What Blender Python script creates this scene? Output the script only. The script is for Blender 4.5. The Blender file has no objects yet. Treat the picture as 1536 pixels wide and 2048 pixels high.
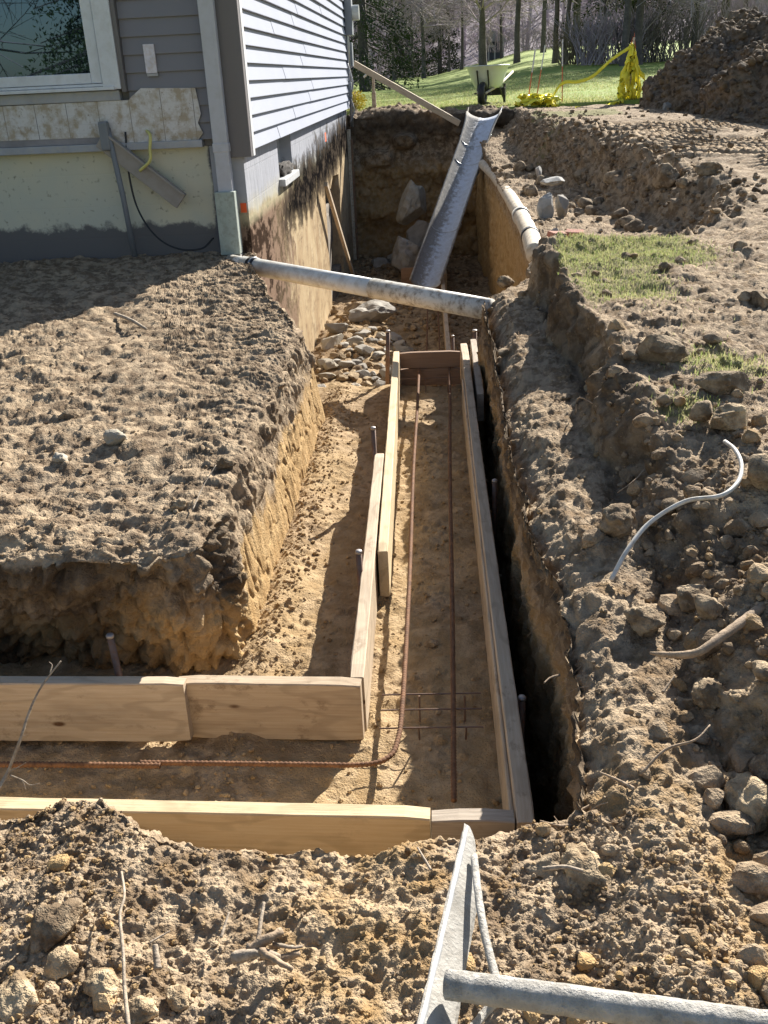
import bpy, bmesh, math, random
import numpy as np
from mathutils import Vector, Matrix
random.seed(7)
S = bpy.context.scene
COL = S.collection

# ------------------------------------------------------------------ camera
FPX, CX, CY, HC = 1880.0, 768.0, 1024.0, 1.30
_Y = np.array([95, 878, FPX]); _Y = _Y / np.linalg.norm(_Y)
_n = np.array([190, -(190 * 95 + FPX * FPX) / 878, FPX])
_U = -_n / np.linalg.norm(_n); _U -= _Y * (_U @ _Y); _U /= np.linalg.norm(_U)
_X = np.cross(_U, _Y)
if _X[0] < 0: _X = -_X
RW = np.array([_X, _Y, _U])
cam = bpy.data.cameras.new('camera')
co = bpy.data.objects.new('camera', cam); COL.objects.link(co)
cam.sensor_fit = 'VERTICAL'; cam.sensor_height = 36; cam.lens = 36 * FPX / 2048
cam.clip_start = 0.05; cam.clip_end = 2000
M4 = Matrix.Identity(4)
for i in range(3):
    M4[i][0] = RW[i][0]; M4[i][1] = RW[i][1]; M4[i][2] = -RW[i][2]; M4[i][3] = (0, 0, HC)[i]
co.matrix_world = M4
S.camera = co

# ------------------------------------------------------------------ light
SUN = Vector((0.81, 1.62, 1.0)).normalized()
world = bpy.data.worlds.new("World"); S.world = world; world.use_nodes = True
wn = world.node_tree.nodes; wl = world.node_tree.links
bg = wn.get('Background') or wn.new('ShaderNodeBackground')
sky = wn.new('ShaderNodeTexSky'); sky.sky_type = 'NISHITA'; sky.sun_disc = False
sky.sun_elevation = math.asin(SUN.z); sky.sun_rotation = math.atan2(SUN.x, SUN.y)
wl.new(sky.outputs[0], bg.inputs[0]); bg.inputs[1].default_value = 0.065
sl = bpy.data.lights.new('sun', 'SUN'); sl.energy = 5.0; sl.angle = math.radians(0.5); sl.color = (1, .95, .87)
so = bpy.data.objects.new('sun', sl); COL.objects.link(so)
so.rotation_euler = (-SUN).to_track_quat('-Z', 'Y').to_euler(); so.location = (10, 20, 14)
S.view_settings.view_transform = 'Standard'; S.view_settings.look = 'None'
S.view_settings.exposure = 1.28; S.view_settings.gamma = 1; S.view_settings.use_curve_mapping = False

# ------------------------------------------------------------------ numpy noise
def _h(ix, iy, iz, seed):
    h = (ix.astype(np.int64) * 374761393 + iy.astype(np.int64) * 668265263 + iz.astype(np.int64) * 2147483647 + seed * 974711) & 0xffffffff
    h = ((h ^ (h >> 13)) * 1274126177) & 0xffffffff
    h = ((h ^ (h >> 15)) * 2246822519) & 0xffffffff
    return ((h ^ (h >> 16)) & 0xffffff).astype(np.float64) / 0xffffff
def vnoise(p, seed=0):
    i = np.floor(p).astype(np.int64); f = p - i; f = f * f * (3 - 2 * f)
    r = 0
    for dx in (0, 1):
        wx = f[..., 0] if dx else 1 - f[..., 0]
        for dy in (0, 1):
            wy = f[..., 1] if dy else 1 - f[..., 1]
            for dz in (0, 1):
                wz = f[..., 2] if dz else 1 - f[..., 2]
                r = r + wx * wy * wz * _h(i[..., 0] + dx, i[..., 1] + dy, i[..., 2] + dz, seed)
    return r * 2 - 1
def fbm(p, o=4, seed=0, g=.5):
    a, t, s = 1.0, 0, 1.0
    for k in range(o):
        t = t + a * vnoise(p * s + 17.3 * k, seed + k); a *= g; s *= 2.03
    return t
def lumps(p, s, seed, dens=.6):
    """height of half-buried round clods of about size s, by cellular search"""
    q = p / s; i = np.floor(q).astype(np.int64); best = np.zeros(q.shape[:-1])
    for dx in (-1, 0, 1):
        for dy in (-1, 0, 1):
            for dz in (-1, 0, 1):
                c = i + np.array([dx, dy, dz]); a, b, e = c[..., 0], c[..., 1], c[..., 2]
                px = a + .15 + .7 * _h(a, b, e, seed); py = b + .15 + .7 * _h(a, b, e, seed + 1); pz = e + .15 + .7 * _h(a, b, e, seed + 2)
                rr = .25 + .45 * _h(a, b, e, seed + 3) ** 1.5
                rr = np.where(_h(a, b, e, seed + 4) < dens, rr, 0)
                d2 = (q[..., 0] - px) ** 2 + (q[..., 1] - py) ** 2 + (q[..., 2] - pz) ** 2
                best = np.maximum(best, np.sqrt(np.maximum(0, rr * rr - d2)))
    return best * s
def sstep(a, b, x):
    t = np.clip((x - a) / (b - a), 0, 1); return t * t * (3 - 2 * t)

# ------------------------------------------------------------------ helpers
def tag(o, label=None, cat=None, group=None, kind=None):
    if label: o['label'] = label
    if cat: o['category'] = cat
    if group: o['group'] = group
    if kind: o['kind'] = kind
    return o
def thing(name, label, cat, loc=(0, 0, 0), rz=0, group=None):
    o = bpy.data.objects.new(name, None); COL.objects.link(o); o.empty_display_size = .1
    o.location = loc; o.rotation_euler = (0, 0, rz)
    return tag(o, label, cat, group)
def grid_obj(name, P, mat, attrs=None, parent=None, smooth=True):
    nu, nv = P.shape[:2]
    me = bpy.data.meshes.new(name)
    idx = np.arange(nu * nv).reshape(nu, nv)
    q = np.stack([idx[:-1, :-1], idx[1:, :-1], idx[1:, 1:], idx[:-1, 1:]], -1).reshape(-1, 4)
    me.vertices.add(nu * nv); me.vertices.foreach_set('co', P.reshape(-1).astype(np.float32))
    me.loops.add(q.size); me.loops.foreach_set('vertex_index', q.reshape(-1).astype(np.int32))
    me.polygons.add(len(q)); me.polygons.foreach_set('loop_start', np.arange(0, q.size, 4, dtype=np.int32))
    try: me.polygons.foreach_set('loop_total', np.full(len(q), 4, np.int32))
    except Exception: pass
    me.polygons.foreach_set('use_smooth', np.full(len(q), smooth, bool))
    me.update(calc_edges=True)
    for k, v in (attrs or {}).items():
        a = me.attributes.new(k, 'FLOAT', 'POINT'); a.data.foreach_set('value', v.reshape(-1).astype(np.float32))
    me.materials.append(mat)
    o = bpy.data.objects.new(name, me); COL.objects.link(o)
    if parent: o.parent = parent
    return o
def tri_obj(name, V, F, mat, attrs=None, parent=None, smooth=True, n=3):
    me = bpy.data.meshes.new(name)
    F = np.asarray(F, np.int32)
    me.vertices.add(len(V)); me.vertices.foreach_set('co', np.asarray(V, np.float32).reshape(-1))
    me.loops.add(F.size); me.loops.foreach_set('vertex_index', F.reshape(-1))
    me.polygons.add(len(F)); me.polygons.foreach_set('loop_start', np.arange(0, F.size, n, dtype=np.int32))
    try: me.polygons.foreach_set('loop_total', np.full(len(F), n, np.int32))
    except Exception: pass
    me.polygons.foreach_set('use_smooth', np.full(len(F), smooth, bool))
    me.update(calc_edges=True)
    for k, v in (attrs or {}).items():
        a = me.attributes.new(k, 'FLOAT', 'POINT'); a.data.foreach_set('value', np.asarray(v, np.float32).reshape(-1))
    me.materials.append(mat)
    o = bpy.data.objects.new(name, me); COL.objects.link(o)
    if parent: o.parent = parent
    return o
class MB:
    def __init__(s): s.v = []; s.f = []
    def add(s, v, f):
        b = len(s.v); s.v += [tuple(x) for x in v]; s.f += [tuple(i + b for i in q) for q in f]; return s
    def box(s, x0, x1, y0, y1, z0, z1):
        v = [(x, y, z) for z in (z0, z1) for y in (y0, y1) for x in (x0, x1)]
        return s.add(v, [(0, 2, 3, 1), (4, 5, 7, 6), (0, 1, 5, 4), (2, 6, 7, 3), (0, 4, 6, 2), (1, 3, 7, 5)])
    def prism(s, pts, a, b, axis='y'):
        n = len(pts); v = []
        for t in (a, b):
            for p in pts:
                v.append({'y': (p[0], t, p[1]), 'x': (t, p[0], p[1]), 'z': (p[0], p[1], t)}[axis])
        f = [tuple(range(n)), tuple(range(2 * n - 1, n - 1, -1))] + [(i, (i + 1) % n, n + (i + 1) % n, n + i) for i in range(n)]
        return s.add(v, f)
    def tube(s, pts, r, n=8, cap=True, rs=None, jit=0):
        P = [Vector(p) for p in pts]; rings = []
        up = Vector((.13, .31, .94))
        for i, p in enumerate(P):
            d = (P[min(i + 1, len(P) - 1)] - P[max(i - 1, 0)]).normalized()
            a = d.cross(up)
            if a.length < .05: a = d.cross(Vector((1, 0, 0)))
            a.normalize(); b = d.cross(a); rr = rs[i] if rs else r
            rings.append([p + (a * math.cos(2 * math.pi * k / n) + b * math.sin(2 * math.pi * k / n)) * rr * (1 + random.uniform(-jit, jit)) for k in range(n)])
        v = [x for q in rings for x in q]; f = []
        for i in range(len(P) - 1):
            for k in range(n):
                k2 = (k + 1) % n; f.append((i * n + k, i * n + k2, (i + 1) * n + k2, (i + 1) * n + k))
        if cap: f += [tuple(range(n - 1, -1, -1)), tuple((len(P) - 1) * n + k for k in range(n))]
        return s.add(v, f)
    def build(s, name, mat, parent=None, bevel=0, smooth=False, seg=2, loc=None):
        me = bpy.data.meshes.new(name); me.from_pydata(s.v, [], s.f)
        if mat: me.materials.append(mat)
        bm = bmesh.new(); bm.from_mesh(me); bmesh.ops.recalc_face_normals(bm, faces=bm.faces)
        if bevel: bmesh.ops.bevel(bm, geom=[e for e in bm.edges], offset=bevel, segments=seg, affect='EDGES', profile=.6)
        bm.to_mesh(me); bm.free()
        me.polygons.foreach_set('use_smooth', [smooth] * len(me.polygons))
        o = bpy.data.objects.new(name, me); COL.objects.link(o)
        if parent: o.parent = parent
        if loc: o.location = loc
        return o
def curve(pts, n=24):
    """Catmull-Rom through pts"""
    P = [Vector(p) for p in pts]; P = [P[0] * 2 - P[1]] + P + [P[-1] * 2 - P[-2]]; out = []
    m = len(P) - 3
    for i in range(m):
        for k in range(n // m + 1):
            t = k / (n // m + 1); a, b, c, d = P[i:i + 4]
            out.append(.5 * ((2 * b) + (c - a) * t + (2 * a - 5 * b + 4 * c - d) * t * t + (3 * b - a - 3 * c + d) * t ** 3))
    out.append(P[-2]); return out

# ------------------------------------------------------------------ materials
class NT:
    def __init__(s, name):
        s.m = bpy.data.materials.new(name); s.m.use_nodes = True; s.n = s.m.node_tree.nodes; s.l = s.m.node_tree.links
        s.b = s.n.get('Principled BSDF')
    def node(s, t, **k):
        x = s.n.new(t)
        for a, v in k.items(): setattr(x, a, v)
        return x
    def inp(s, sock, v):
        if hasattr(v, 'is_output') or isinstance(v, bpy.types.NodeSocket): s.l.new(v, sock)
        elif v is not None: sock.default_value = v
    def noise(s, vec, scale, detail=4, rough=.55, dist=0):
        x = s.node('ShaderNodeTexNoise'); s.inp(x.inputs['Vector'], vec); x.inputs['Scale'].default_value = scale
        x.inputs['Detail'].default_value = detail; x.inputs['Roughness'].default_value = rough; x.inputs['Distortion'].default_value = dist
        return x.outputs[0]
    def vor(s, vec, scale, out='Distance', feature='F1'):
        x = s.node('ShaderNodeTexVoronoi', feature=feature); s.inp(x.inputs['Vector'], vec); x.inputs['Scale'].default_value = scale
        return x.outputs[out]
    def ramp(s, fac, stops):
        x = s.node('ShaderNodeValToRGB'); s.inp(x.inputs[0], fac); e = x.color_ramp.elements
        while len(e) > 1: e.remove(e[-1])
        for i, (p, c) in enumerate(stops):
            q = e.new(p) if i else e[0]
            q.position = p; q.color = (c, c, c, 1) if not hasattr(c, '__len__') else tuple(c) + (1,)
        return x.outputs[0]
    def mix(s, f, a, b, mode='MIX'):
        x = s.node('ShaderNodeMix', data_type='RGBA', blend_type=mode)
        s.inp(x.inputs[0], f)
        for k, v in ((6, a), (7, b)):
            if isinstance(v, (tuple, list)): v = tuple(v) + (1,) if len(v) == 3 else v
            s.inp(x.inputs[k], v)
        return x.outputs[2]
    def math(s, op, a, b=None, c=None):
        x = s.node('ShaderNodeMath', operation=op); s.inp(x.inputs[0], a)
        if b is not None: s.inp(x.inputs[1], b)
        if c is not None: s.inp(x.inputs[2], c)
        return x.outputs[0]
    def pos(s): return s.node('ShaderNodeNewGeometry').outputs['Position']
    def obj(s): return s.node('ShaderNodeTexCoord').outputs['Object']
    def map(s, vec, scale=(1, 1, 1), loc=(0, 0, 0), rot=(0, 0, 0)):
        x = s.node('ShaderNodeMapping'); s.inp(x.inputs['Vector'], vec); x.inputs['Scale'].default_value = scale
        x.inputs['Location'].default_value = loc; x.inputs['Rotation'].default_value = rot
        return x.outputs[0]
    def attr(s, name): return s.node('ShaderNodeAttribute', attribute_name=name).outputs['Fac']
    def rnd(s): return s.node('ShaderNodeObjectInfo').outputs['Random']
    def bump(s, h, strength=.5, dist=.01):
        x = s.node('ShaderNodeBump'); x.inputs['Strength'].default_value = strength; x.inputs['Distance'].default_value = dist
        s.inp(x.inputs['Height'], h); s.l.new(x.outputs[0], s.b.inputs['Normal'])
    def out(s, col=None, rough=.6, metal=0, spec=None, **k):
        s.inp(s.b.inputs['Base Color'], tuple(col) + (1,) if isinstance(col, (tuple, list)) else col)
        s.inp(s.b.inputs['Roughness'], rough); s.inp(s.b.inputs['Metallic'], metal)
        if spec is not None: s.b.inputs['Specular IOR Level'].default_value = spec
        for a, v in k.items(): s.inp(s.b.inputs[a.replace('_', ' ')], v)
        return s.m

def soil_mat(name, grey=(.345, .265, .18), clay=(.52, .36, .18), dark=(.055, .040, .028), bump=.5):
    t = NT(name); p = t.pos()
    n1 = t.noise(p, 3.1, 5); n2 = t.noise(p, 14, 5); n3 = t.noise(p, 70, 5, .6); v = t.vor(p, 55)
    g = t.mix(t.ramp(n1, [(.3, 0), (.7, 1)]), grey, tuple(c * k for c, k in zip(grey, (1.32, 1.30, 1.24))))
    g = t.mix(t.ramp(n2, [(.42, 0), (.58, 1)]), g, tuple(c * k for c, k in zip(grey, (.54, .50, .47))))
    g = t.mix(t.ramp(t.noise(p, 33, 5, .65), [(.54, 0), (.68, .7)]), g, tuple(c * k for c, k in zip(grey, (1.42, 1.42, 1.38))))
    c = t.mix(t.ramp(n2, [(.35, 0), (.7, 1)]), clay, tuple(c * k for c, k in zip(clay, (.70, .64, .55))))
    a = t.math('ADD', t.attr('clay'), t.math('MULTIPLY', t.math('SUBTRACT', n2, .5), .9))
    col = t.mix(t.ramp(a, [(.25, 0), (.7, 1)]), g, c)
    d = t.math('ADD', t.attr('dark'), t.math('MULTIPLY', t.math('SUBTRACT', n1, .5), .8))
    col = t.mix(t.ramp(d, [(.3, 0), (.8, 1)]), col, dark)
    gr = t.math('ADD', t.attr('turf'), t.math('MULTIPLY', t.math('SUBTRACT', n2, .5), .9))
    col = t.mix(t.ramp(gr, [(.4, 0), (.65, 1)]), col, t.mix(n3, (.17, .17, .06), (.30, .26, .13)))
    col = t.mix(t.ramp(n3, [(.3, 0), (.75, .55)]), col, tuple(.7 * x for x in (1, 1, 1)), 'MULTIPLY')
    h = t.math('ADD', t.math('MULTIPLY', n3, .8), t.math('MULTIPLY', t.math('SUBTRACT', 1, v), .7))
    wv = t.node('ShaderNodeVectorMath', operation='ADD'); t.inp(wv.inputs[0], p); nz = t.node('ShaderNodeTexNoise'); t.inp(nz.inputs['Vector'], p); nz.inputs['Scale'].default_value = 160
    sc_ = t.node('ShaderNodeVectorMath', operation='SCALE'); t.l.new(nz.outputs[1], sc_.inputs[0]); sc_.inputs['Scale'].default_value = .006; t.l.new(sc_.outputs[0], wv.inputs[1]); q = wv.outputs[0]
    g1 = t.ramp(t.vor(q, 120), [(.0, 1), (.62, 0)]); g2 = t.ramp(t.vor(q, 290), [(.0, 1), (.62, 0)])
    h = t.math('ADD', h, t.math('MULTIPLY', g1, .9)); h = t.math('ADD', h, t.math('MULTIPLY', g2, .5))
    t.bump(h, bump, .011)
    return t.out(col, .95, spec=.15)
SOIL = soil_mat('soil')
CLAY = soil_mat('clay_floor', grey=(.39, .285, .175), clay=(.46, .335, .19), bump=.45)
def stone_mat(name, a, b, sc=9):
    t = NT(name); p = t.obj(); n = t.noise(p, sc, 6, .6); n2 = t.noise(p, sc * 7, 4)
    c = t.mix(t.ramp(n, [(.35, 0), (.68, 1)]), a, b)
    c = t.mix(t.math('MULTIPLY', t.rnd(), .5), c, tuple(.6 * x for x in b))
    t.bump(t.math('ADD', n, t.math('MULTIPLY', n2, .5)), .6, .012)
    return t.out(c, .9, spec=.2)
STONE = stone_mat('grey_stone', (.42, .39, .34), (.27, .24, .20))
PALE = stone_mat('pale_stone', (.48, .44, .37), (.34, .29, .21))
CLODM = soil_mat('dry_clod', grey=(.32, .25, .17))
YCLOD = soil_mat('clay_clod', grey=(.46, .36, .235))
CONC = stone_mat('broken_concrete', (.46, .45, .42), (.28, .27, .25))
def wood_mat(name, a, b, knots=True, rough=.75, dirt=.25):
    t = NT(name); p = t.obj(); s = t.node('ShaderNodeVectorMath', operation='ADD'); t.inp(s.inputs[0], p)
    r = t.math('MULTIPLY', t.rnd(), 37.0); cb = t.node('ShaderNodeCombineXYZ'); t.inp(cb.inputs[0], r); t.inp(cb.inputs[1], r); t.inp(s.inputs[1], cb.outputs[0])
    q = s.outputs[0]
    warp = t.noise(t.map(q, (1.1, 4, 4)), 1.5, 3)
    ring = t.math('SINE', t.math('ADD', t.math('MULTIPLY', warp, 34), t.math('MULTIPLY', t.node('ShaderNodeSeparateXYZ').outputs[2], 0)))
    grain = t.noise(t.map(q, (3, 90, 90)), 1.6, 5, .65)
    blot = t.noise(t.map(q, (2, 5, 5)), 1.4, 4)
    c = t.mix(t.ramp(grain, [(.32, 0), (.7, 1)]), a, b)
    c = t.mix(t.math('MULTIPLY', t.ramp(ring, [(.55, 0), (.95, 1)]), .4), c, tuple(.68 * x for x in b))
    c = t.mix(t.math('MULTIPLY', t.ramp(blot, [(.5, 0), (.78, 1)]), dirt), c, (.16, .12, .085))
    if knots:
        k = t.vor(t.map(q, (2.2, 5.2, 5.2)), 1.0)
        c = t.mix(t.ramp(k, [(.028, 1), (.055, 0)]), c, (.11, .055, .025))
    nl = t.vor(t.map(q, (4.3, 9, 9)), 1.0); c = t.mix(t.ramp(nl, [(.022, 1), (.04, 0)]), c, (.05, .04, .035))
    mudn = t.noise(t.map(q, (1.3, 2, 2)), 7, 7, .75); c = t.mix(t.ramp(mudn, [(.56, 0), (.66, dirt * 1.6 if dirt < .6 else .9)]), c, (.25, .18, .115))
    scr = t.noise(t.map(q, (1.2, 160, 60)), 1.1, 3, .7); c = t.mix(t.ramp(scr, [(.66, 0), (.74, .5)]), c, (.17, .11, .07))
    t.bump(t.math('ADD', grain, t.math('MULTIPLY', mudn, .5)), .35, .005)
    return t.out(c, rough, spec=.25)
WNEW = wood_mat('new_pine', (.66, .53, .34), (.57, .43, .25), dirt=.12)
WOLD = wood_mat('weathered_pine', (.56, .455, .33), (.46, .35, .235), dirt=.4)
WGREY2 = wood_mat('stained_pine', (.52, .41, .285), (.41, .30, .195), dirt=.55)
WGREY = wood_mat('grey_lumber', (.46, .39, .31), (.33, .27, .205), dirt=.5)
WDARK = wood_mat('form_plywood', (.30, .19, .12), (.235, .14, .085), dirt=.3, knots=False)
def plain(name, c, rough=.5, metal=0, var=.12, sc=6, dirt=None, df=.0, bump=0, spec=None, world=False):
    t = NT(name); p = t.pos() if world else t.obj(); n = t.noise(p, sc, 5)
    col = t.mix(t.ramp(n, [(.3, 0), (.7, 1)]), tuple(x * (1 + var) for x in c), tuple(x * (1 - var) for x in c))
    if dirt: col = t.mix(t.math('MULTIPLY', t.ramp(t.noise(p, sc * 3.7, 6, .65), [(.45, 0), (.68, 1)]), df), col, dirt)
    if bump: t.bump(t.noise(p, sc * 10, 5), bump, .004)
    return t.out(col, rough, metal, spec)
RUST = plain('rusty_steel', (.19, .095, .045), .85, .2, .4, 30, (.09, .04, .025), .7, .4)
STEEL = plain('stake_steel', (.17, .12, .095), .6, .5, .25, 20, (.22, .09, .04), .6, .2)
GALV = plain('galvanised_steel', (.46, .48, .50), .38, .75, .1, 5, (.34, .33, .31), .5, .1)
SLURRY = plain('dried_concrete', (.31, .295, .265), .95, 0, .3, 14, (.22, .2, .17), .7, .8)
PVC = plain('white_pvc', (.66, .66, .62), .4, 0, .06, 4, (.30, .235, .16), .55, .05)
PVCD = plain('dirty_pvc', (.60, .58, .52), .5, 0, .1, 6, (.16, .12, .075), .95, .15)
PALEPIPE = plain('clay_coated_pipe', (.60, .52, .40), .7, 0, .15, 7, (.34, .25, .14), .8, .2)
BLACK = plain('black_rubber', (.016, .016, .018), .6, 0, .2, 10)
BLACKM = plain('black_painted_steel', (.018, .018, .02), .45, .3, .2, 10)
CABLEW = plain('white_cable_sheath', (.55, .53, .48), .5, 0, .1, 9, (.28, .22, .15), .6)
BARK = plain('tree_bark', (.085, .072, .07), .95, 0, .35, 3, (.17, .15, .14), .6, .6, world=True)
ROOT = plain('root_bark', (.34, .25, .165), .9, 0, .3, 25, (.15, .1, .06), .6, .6)
DEADW = plain('dead_twig', (.38, .31, .23), .9, 0, .3, 25, (.14, .1, .07), .7, .5)

# ================================================================== TERRAIN
def gradeR(x, y):
    """height of the right-hand grade above the bench"""
    z = np.interp(y, [0, 1, 3, 5.5, 7, 9, 12, 15, 17.5], [-.02, .10, .22, .33, .36, .47, .62, .72, .74])
    return z - np.clip(x - 3.2, 0, 4) * .10 * sstep(6, 11, y)
LIPY = [0, 1.2, 1.45, 2.1, 2.7, 3.6, 4.55, 5.45, 5.8, 6.05, 6.4, 7.3, 9.6, 13.6, 15.2, 17.6]
LIPX = [.30, .30, .30, .345, .27, .27, .285, .26, .27, .46, .62, .735, .80, .80, .76, .72]
def lipx(y): return np.interp(y, LIPY, LIPX) + .016 * fbm(np.stack([y * 3.1, 0 * y, 0 * y], -1), 3, 5) + .007 * fbm(np.stack([y * 15, 0 * y, 0 * y + 5], -1), 3, 6)
def foot(y): return np.interp(y, [0, 1, 2, 3, 4, 5, 5.6, 5.95, 6.15, 6.7, 8, 10, 12.5, 15, 17.6], [.72, .66, .62, .60, .60, .59, .60, .66, 1.45, 1.85, 1.95, 1.65, 1.30, 1.15, 1.15])
def benchz(y): return np.interp(y, [0, 1, 2, 4, 5.5, 6.3, 7.3, 10, 13, 15, 17.6], [-.08, -.05, .0, .03, .09, .07, .05, .03, .10, .22, .50])
def stepw(y): return np.interp(y, [0, 2, 4, 6, 7.5, 10, 15, 17], [.25, .2, .10, .09, .35, .5, .4, .3])
def top_right(x, y):
    b = benchz(y); g = gradeR(x, y) - .05 * sstep(13, 15, y); f = foot(y) + .07 * fbm(np.stack([y * 2.3, x * 0, x * 0 + 3], -1), 3, 9)
    w = sstep(0, 1, (x - f) / stepw(y))
    z = b + (g - b) * w
    # hollow full of clods between bench and grade, close to the camera
    z = z - .10 * np.exp(-((x - .72) / .16) ** 2 - ((y - 2.3) / .55) ** 2) - .07 * np.exp(-((x - .62) / .12) ** 2 - ((y - 1.55) / .3) ** 2)
    z = z + .06 * np.exp(-((x - .52) / .1) ** 2 - ((y - 2.55) / .16) ** 2)
    return z
def top_near(x, y):
    z = -.087 + .012 * np.exp(-((x + .70) / .10) ** 2 - ((y - 1.46) / .10) ** 2) + -.026 * np.exp(-((x + .98) / .16) ** 2 - ((y - 1.45) / .14) ** 2)
    z = z - .02 * np.exp(-((x + .3) / .2) ** 2 - ((y - 1.5) / .2) ** 2)
    return z + .03 * sstep(1.25, .7, y)
def topz(x, y):
    w = sstep(.22, .42, x)
    return top_near(x, y) * (1 - w) + top_right(x, y) * w
def warp3(P, f, seed):
    return np.stack([vnoise(P * f + 3.1, seed), vnoise(P * f + 9.7, seed + 1), vnoise(P * f + 17.9, seed + 2)], -1)
def soil_disp(P, rough=1.0, big=.5, mid=.7, small=.8, flake=1.0):
    d = .024 * fbm(P * 3.2, 3, 21) + .010 * fbm(P * 13, 3, 31)
    m = sstep(-.25, .5, fbm(P * 2.6, 2, 41))
    Q = P + .010 * warp3(P, 45, 81) + .004 * warp3(P, 140, 84)
    d = d + rough * big * m * lumps(Q, .085, 51, .32)
    d = d + rough * mid * (.3 + .7 * m) * lumps(Q, .036, 61, .45)
    d = d + rough * small * (.4 + .6 * sstep(-.4, .3, fbm(P * 5, 2, 43))) * lumps(P + .003 * warp3(P, 150, 87), .0165, 71, .55)
    d = d + rough * .004 * fbm(P * 70, 3, 33) + flake * (.006 * (1 - 2 * np.abs(fbm(P * np.array([16, 26, 20.]), 3, 35))) + .004 * (1 - 2 * np.abs(fbm(P * np.array([50, 75, 60.]), 2, 36))))
    return d - .012
def normals(P):
    du = np.gradient(P, axis=0); dv = np.gradient(P, axis=1)
    n = np.cross(du, dv); return n / (np.linalg.norm(n, axis=-1, keepdims=True) + 1e-12)
PATCH = {}

# ---- near bank under the camera's feet
xs = np.concatenate([np.linspace(-4, -1.3, 50)[:-1], np.arange(-1.3, .62, .0032), np.linspace(.62, 2.5, 60)])
ts = np.linspace(0, 1, 300)
ex = np.array([-4, -1.0, -.85, -.74, -.62, -.47, -.30, -.15, .0, .15, .29, .5, 2.5])
ey = np.array([1.52, 1.52, 1.55, 1.55, 1.46, 1.41, 1.43, 1.40, 1.44, 1.46, 1.46, 1.42, 1.42])
edge = np.interp(xs, ex, ey) + .015 * fbm(np.stack([xs * 9, xs * 0, xs * 0], -1), 3, 3)
rows = []
y_start = .45
for t in ts:                                  # top
    rows.append(np.stack([xs, y_start + (edge - y_start) * t, 0 * xs], -1))
P = np.array(rows); P[..., 2] = topz(P[..., 0], P[..., 1])
hang = np.linspace(0, 1, 40)[1:]
last = P[-1]
face = []
for h in hang:
    q = last.copy(); q[:, 1] += .05 * math.sin(min(1, h * 2.5) * 1.57) + .04 * h; q[:, 2] += (-.66 - last[:, 2]) * (h ** 1.3); face.append(q)
back = [np.stack([xs, 0 * xs + yy, topz(xs, 0 * xs + yy)], -1) for yy in (-3, -1.5, -.5, .1, .3)]
P = np.concatenate([np.array(back), P, np.array(face)], 0)
N = normals(P); N *= np.sign(N[len(back) + 5:len(back) + 6, 300:301, 2:3])
lowx = np.where(P[..., 0] > .5, -.02, 0)
D = soil_disp(P, 1, .2, .42, .65, .8); P = P + N * D[..., None]; P[..., 2] += lowx
cl = .12 + .55 * sstep(1.0, .75, P[..., 1]) * sstep(-.0, -.5, P[..., 0]) + .40 * sstep(-.15, .35, P[..., 0]) * sstep(1.1, .8, P[..., 1]) + .25 * sstep(-.45, -.2, P[..., 0]) * sstep(.1, -.1, P[..., 0])
near = grid_obj('bank', P, SOIL, {'clay': cl + .08, 'dark': 0 * cl}); tag(near, 'sunlit bank of crumbly tan soil in the foreground below the tool', 'earth bank', kind='structure')
PATCH['near'] = P[len(back):len(back) + 300]

# ---- right-hand bank: trench wall, bench, step and grade in one sheet
yy = [.35]
while yy[-1] < 17.6: yy.append(yy[-1] + max(.0042, .0036 * yy[-1]))
yy = np.array(yy); lx = lipx(yy)
wz = np.linspace(0, 1, 70) ** .8
dx = [0.0]
while dx[-1] < 8: dx.append(dx[-1] + max(.005, .0058 * (dx[-1] + .2)) * (1 if dx[-1] < 1.6 else 2.2))
dx = np.array(dx)
base = np.where(yy < 5.85, -1.15, np.interp(yy, [5.85, 6.5], [-1.15, -1.75]))
lz = topz(lx + .12, yy)
W = np.zeros((len(yy), len(wz), 3))
for k, t in enumerate(wz):
    W[:, k, 0] = lx + .035 * (1 - t); W[:, k, 1] = yy; W[:, k, 2] = base + (lz - .045 - base) * t
T = np.zeros((len(yy), len(dx), 3))
T[..., 0] = lx[:, None] + dx[None]; T[..., 1] = yy[:, None]
T[..., 2] = topz(T[..., 0], T[..., 1]) - .045 * np.exp(-dx / .035)[None]
track = sstep(1.4, 2.2, T[..., 0]) * sstep(7.2, 8.2, T[..., 1]) * sstep(13.5, 11.5, T[..., 1])
T[..., 2] += track * .045 * np.sin((T[..., 1] * 1.0 + .55 * T[..., 0]) * 34 + 1.5 * fbm(T * 1.5, 2, 8)) * sstep(.0, .5, fbm(T * np.array([.9, .9, 0]), 2, 14) + .35)
P = np.concatenate([W, T[:, 1:]], 1)
N = normals(P); N *= np.sign(N[300, -60, 2])
far = sstep(7, 9, P[..., 1])
lvl = np.concatenate([np.broadcast_to(.8, W.shape[:2]), np.ones((len(yy), len(dx) - 1))], 1)
D = soil_disp(P, 1.0, .42, .5, .55, 1.0) * lvl * (1 - .4 * sstep(1.3, 2.2, P[..., 0]) * sstep(6.5, 8, P[..., 1]))
isw = np.concatenate([np.ones(W.shape[:2]), np.zeros((len(yy), len(dx) - 1))], 1)
groove = isw * (.03 * fbm(P * np.array([1.5, 7, 1.1]), 4, 91) + .014 * fbm(P * np.array([2, 26, 2.]), 3, 92))
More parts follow.
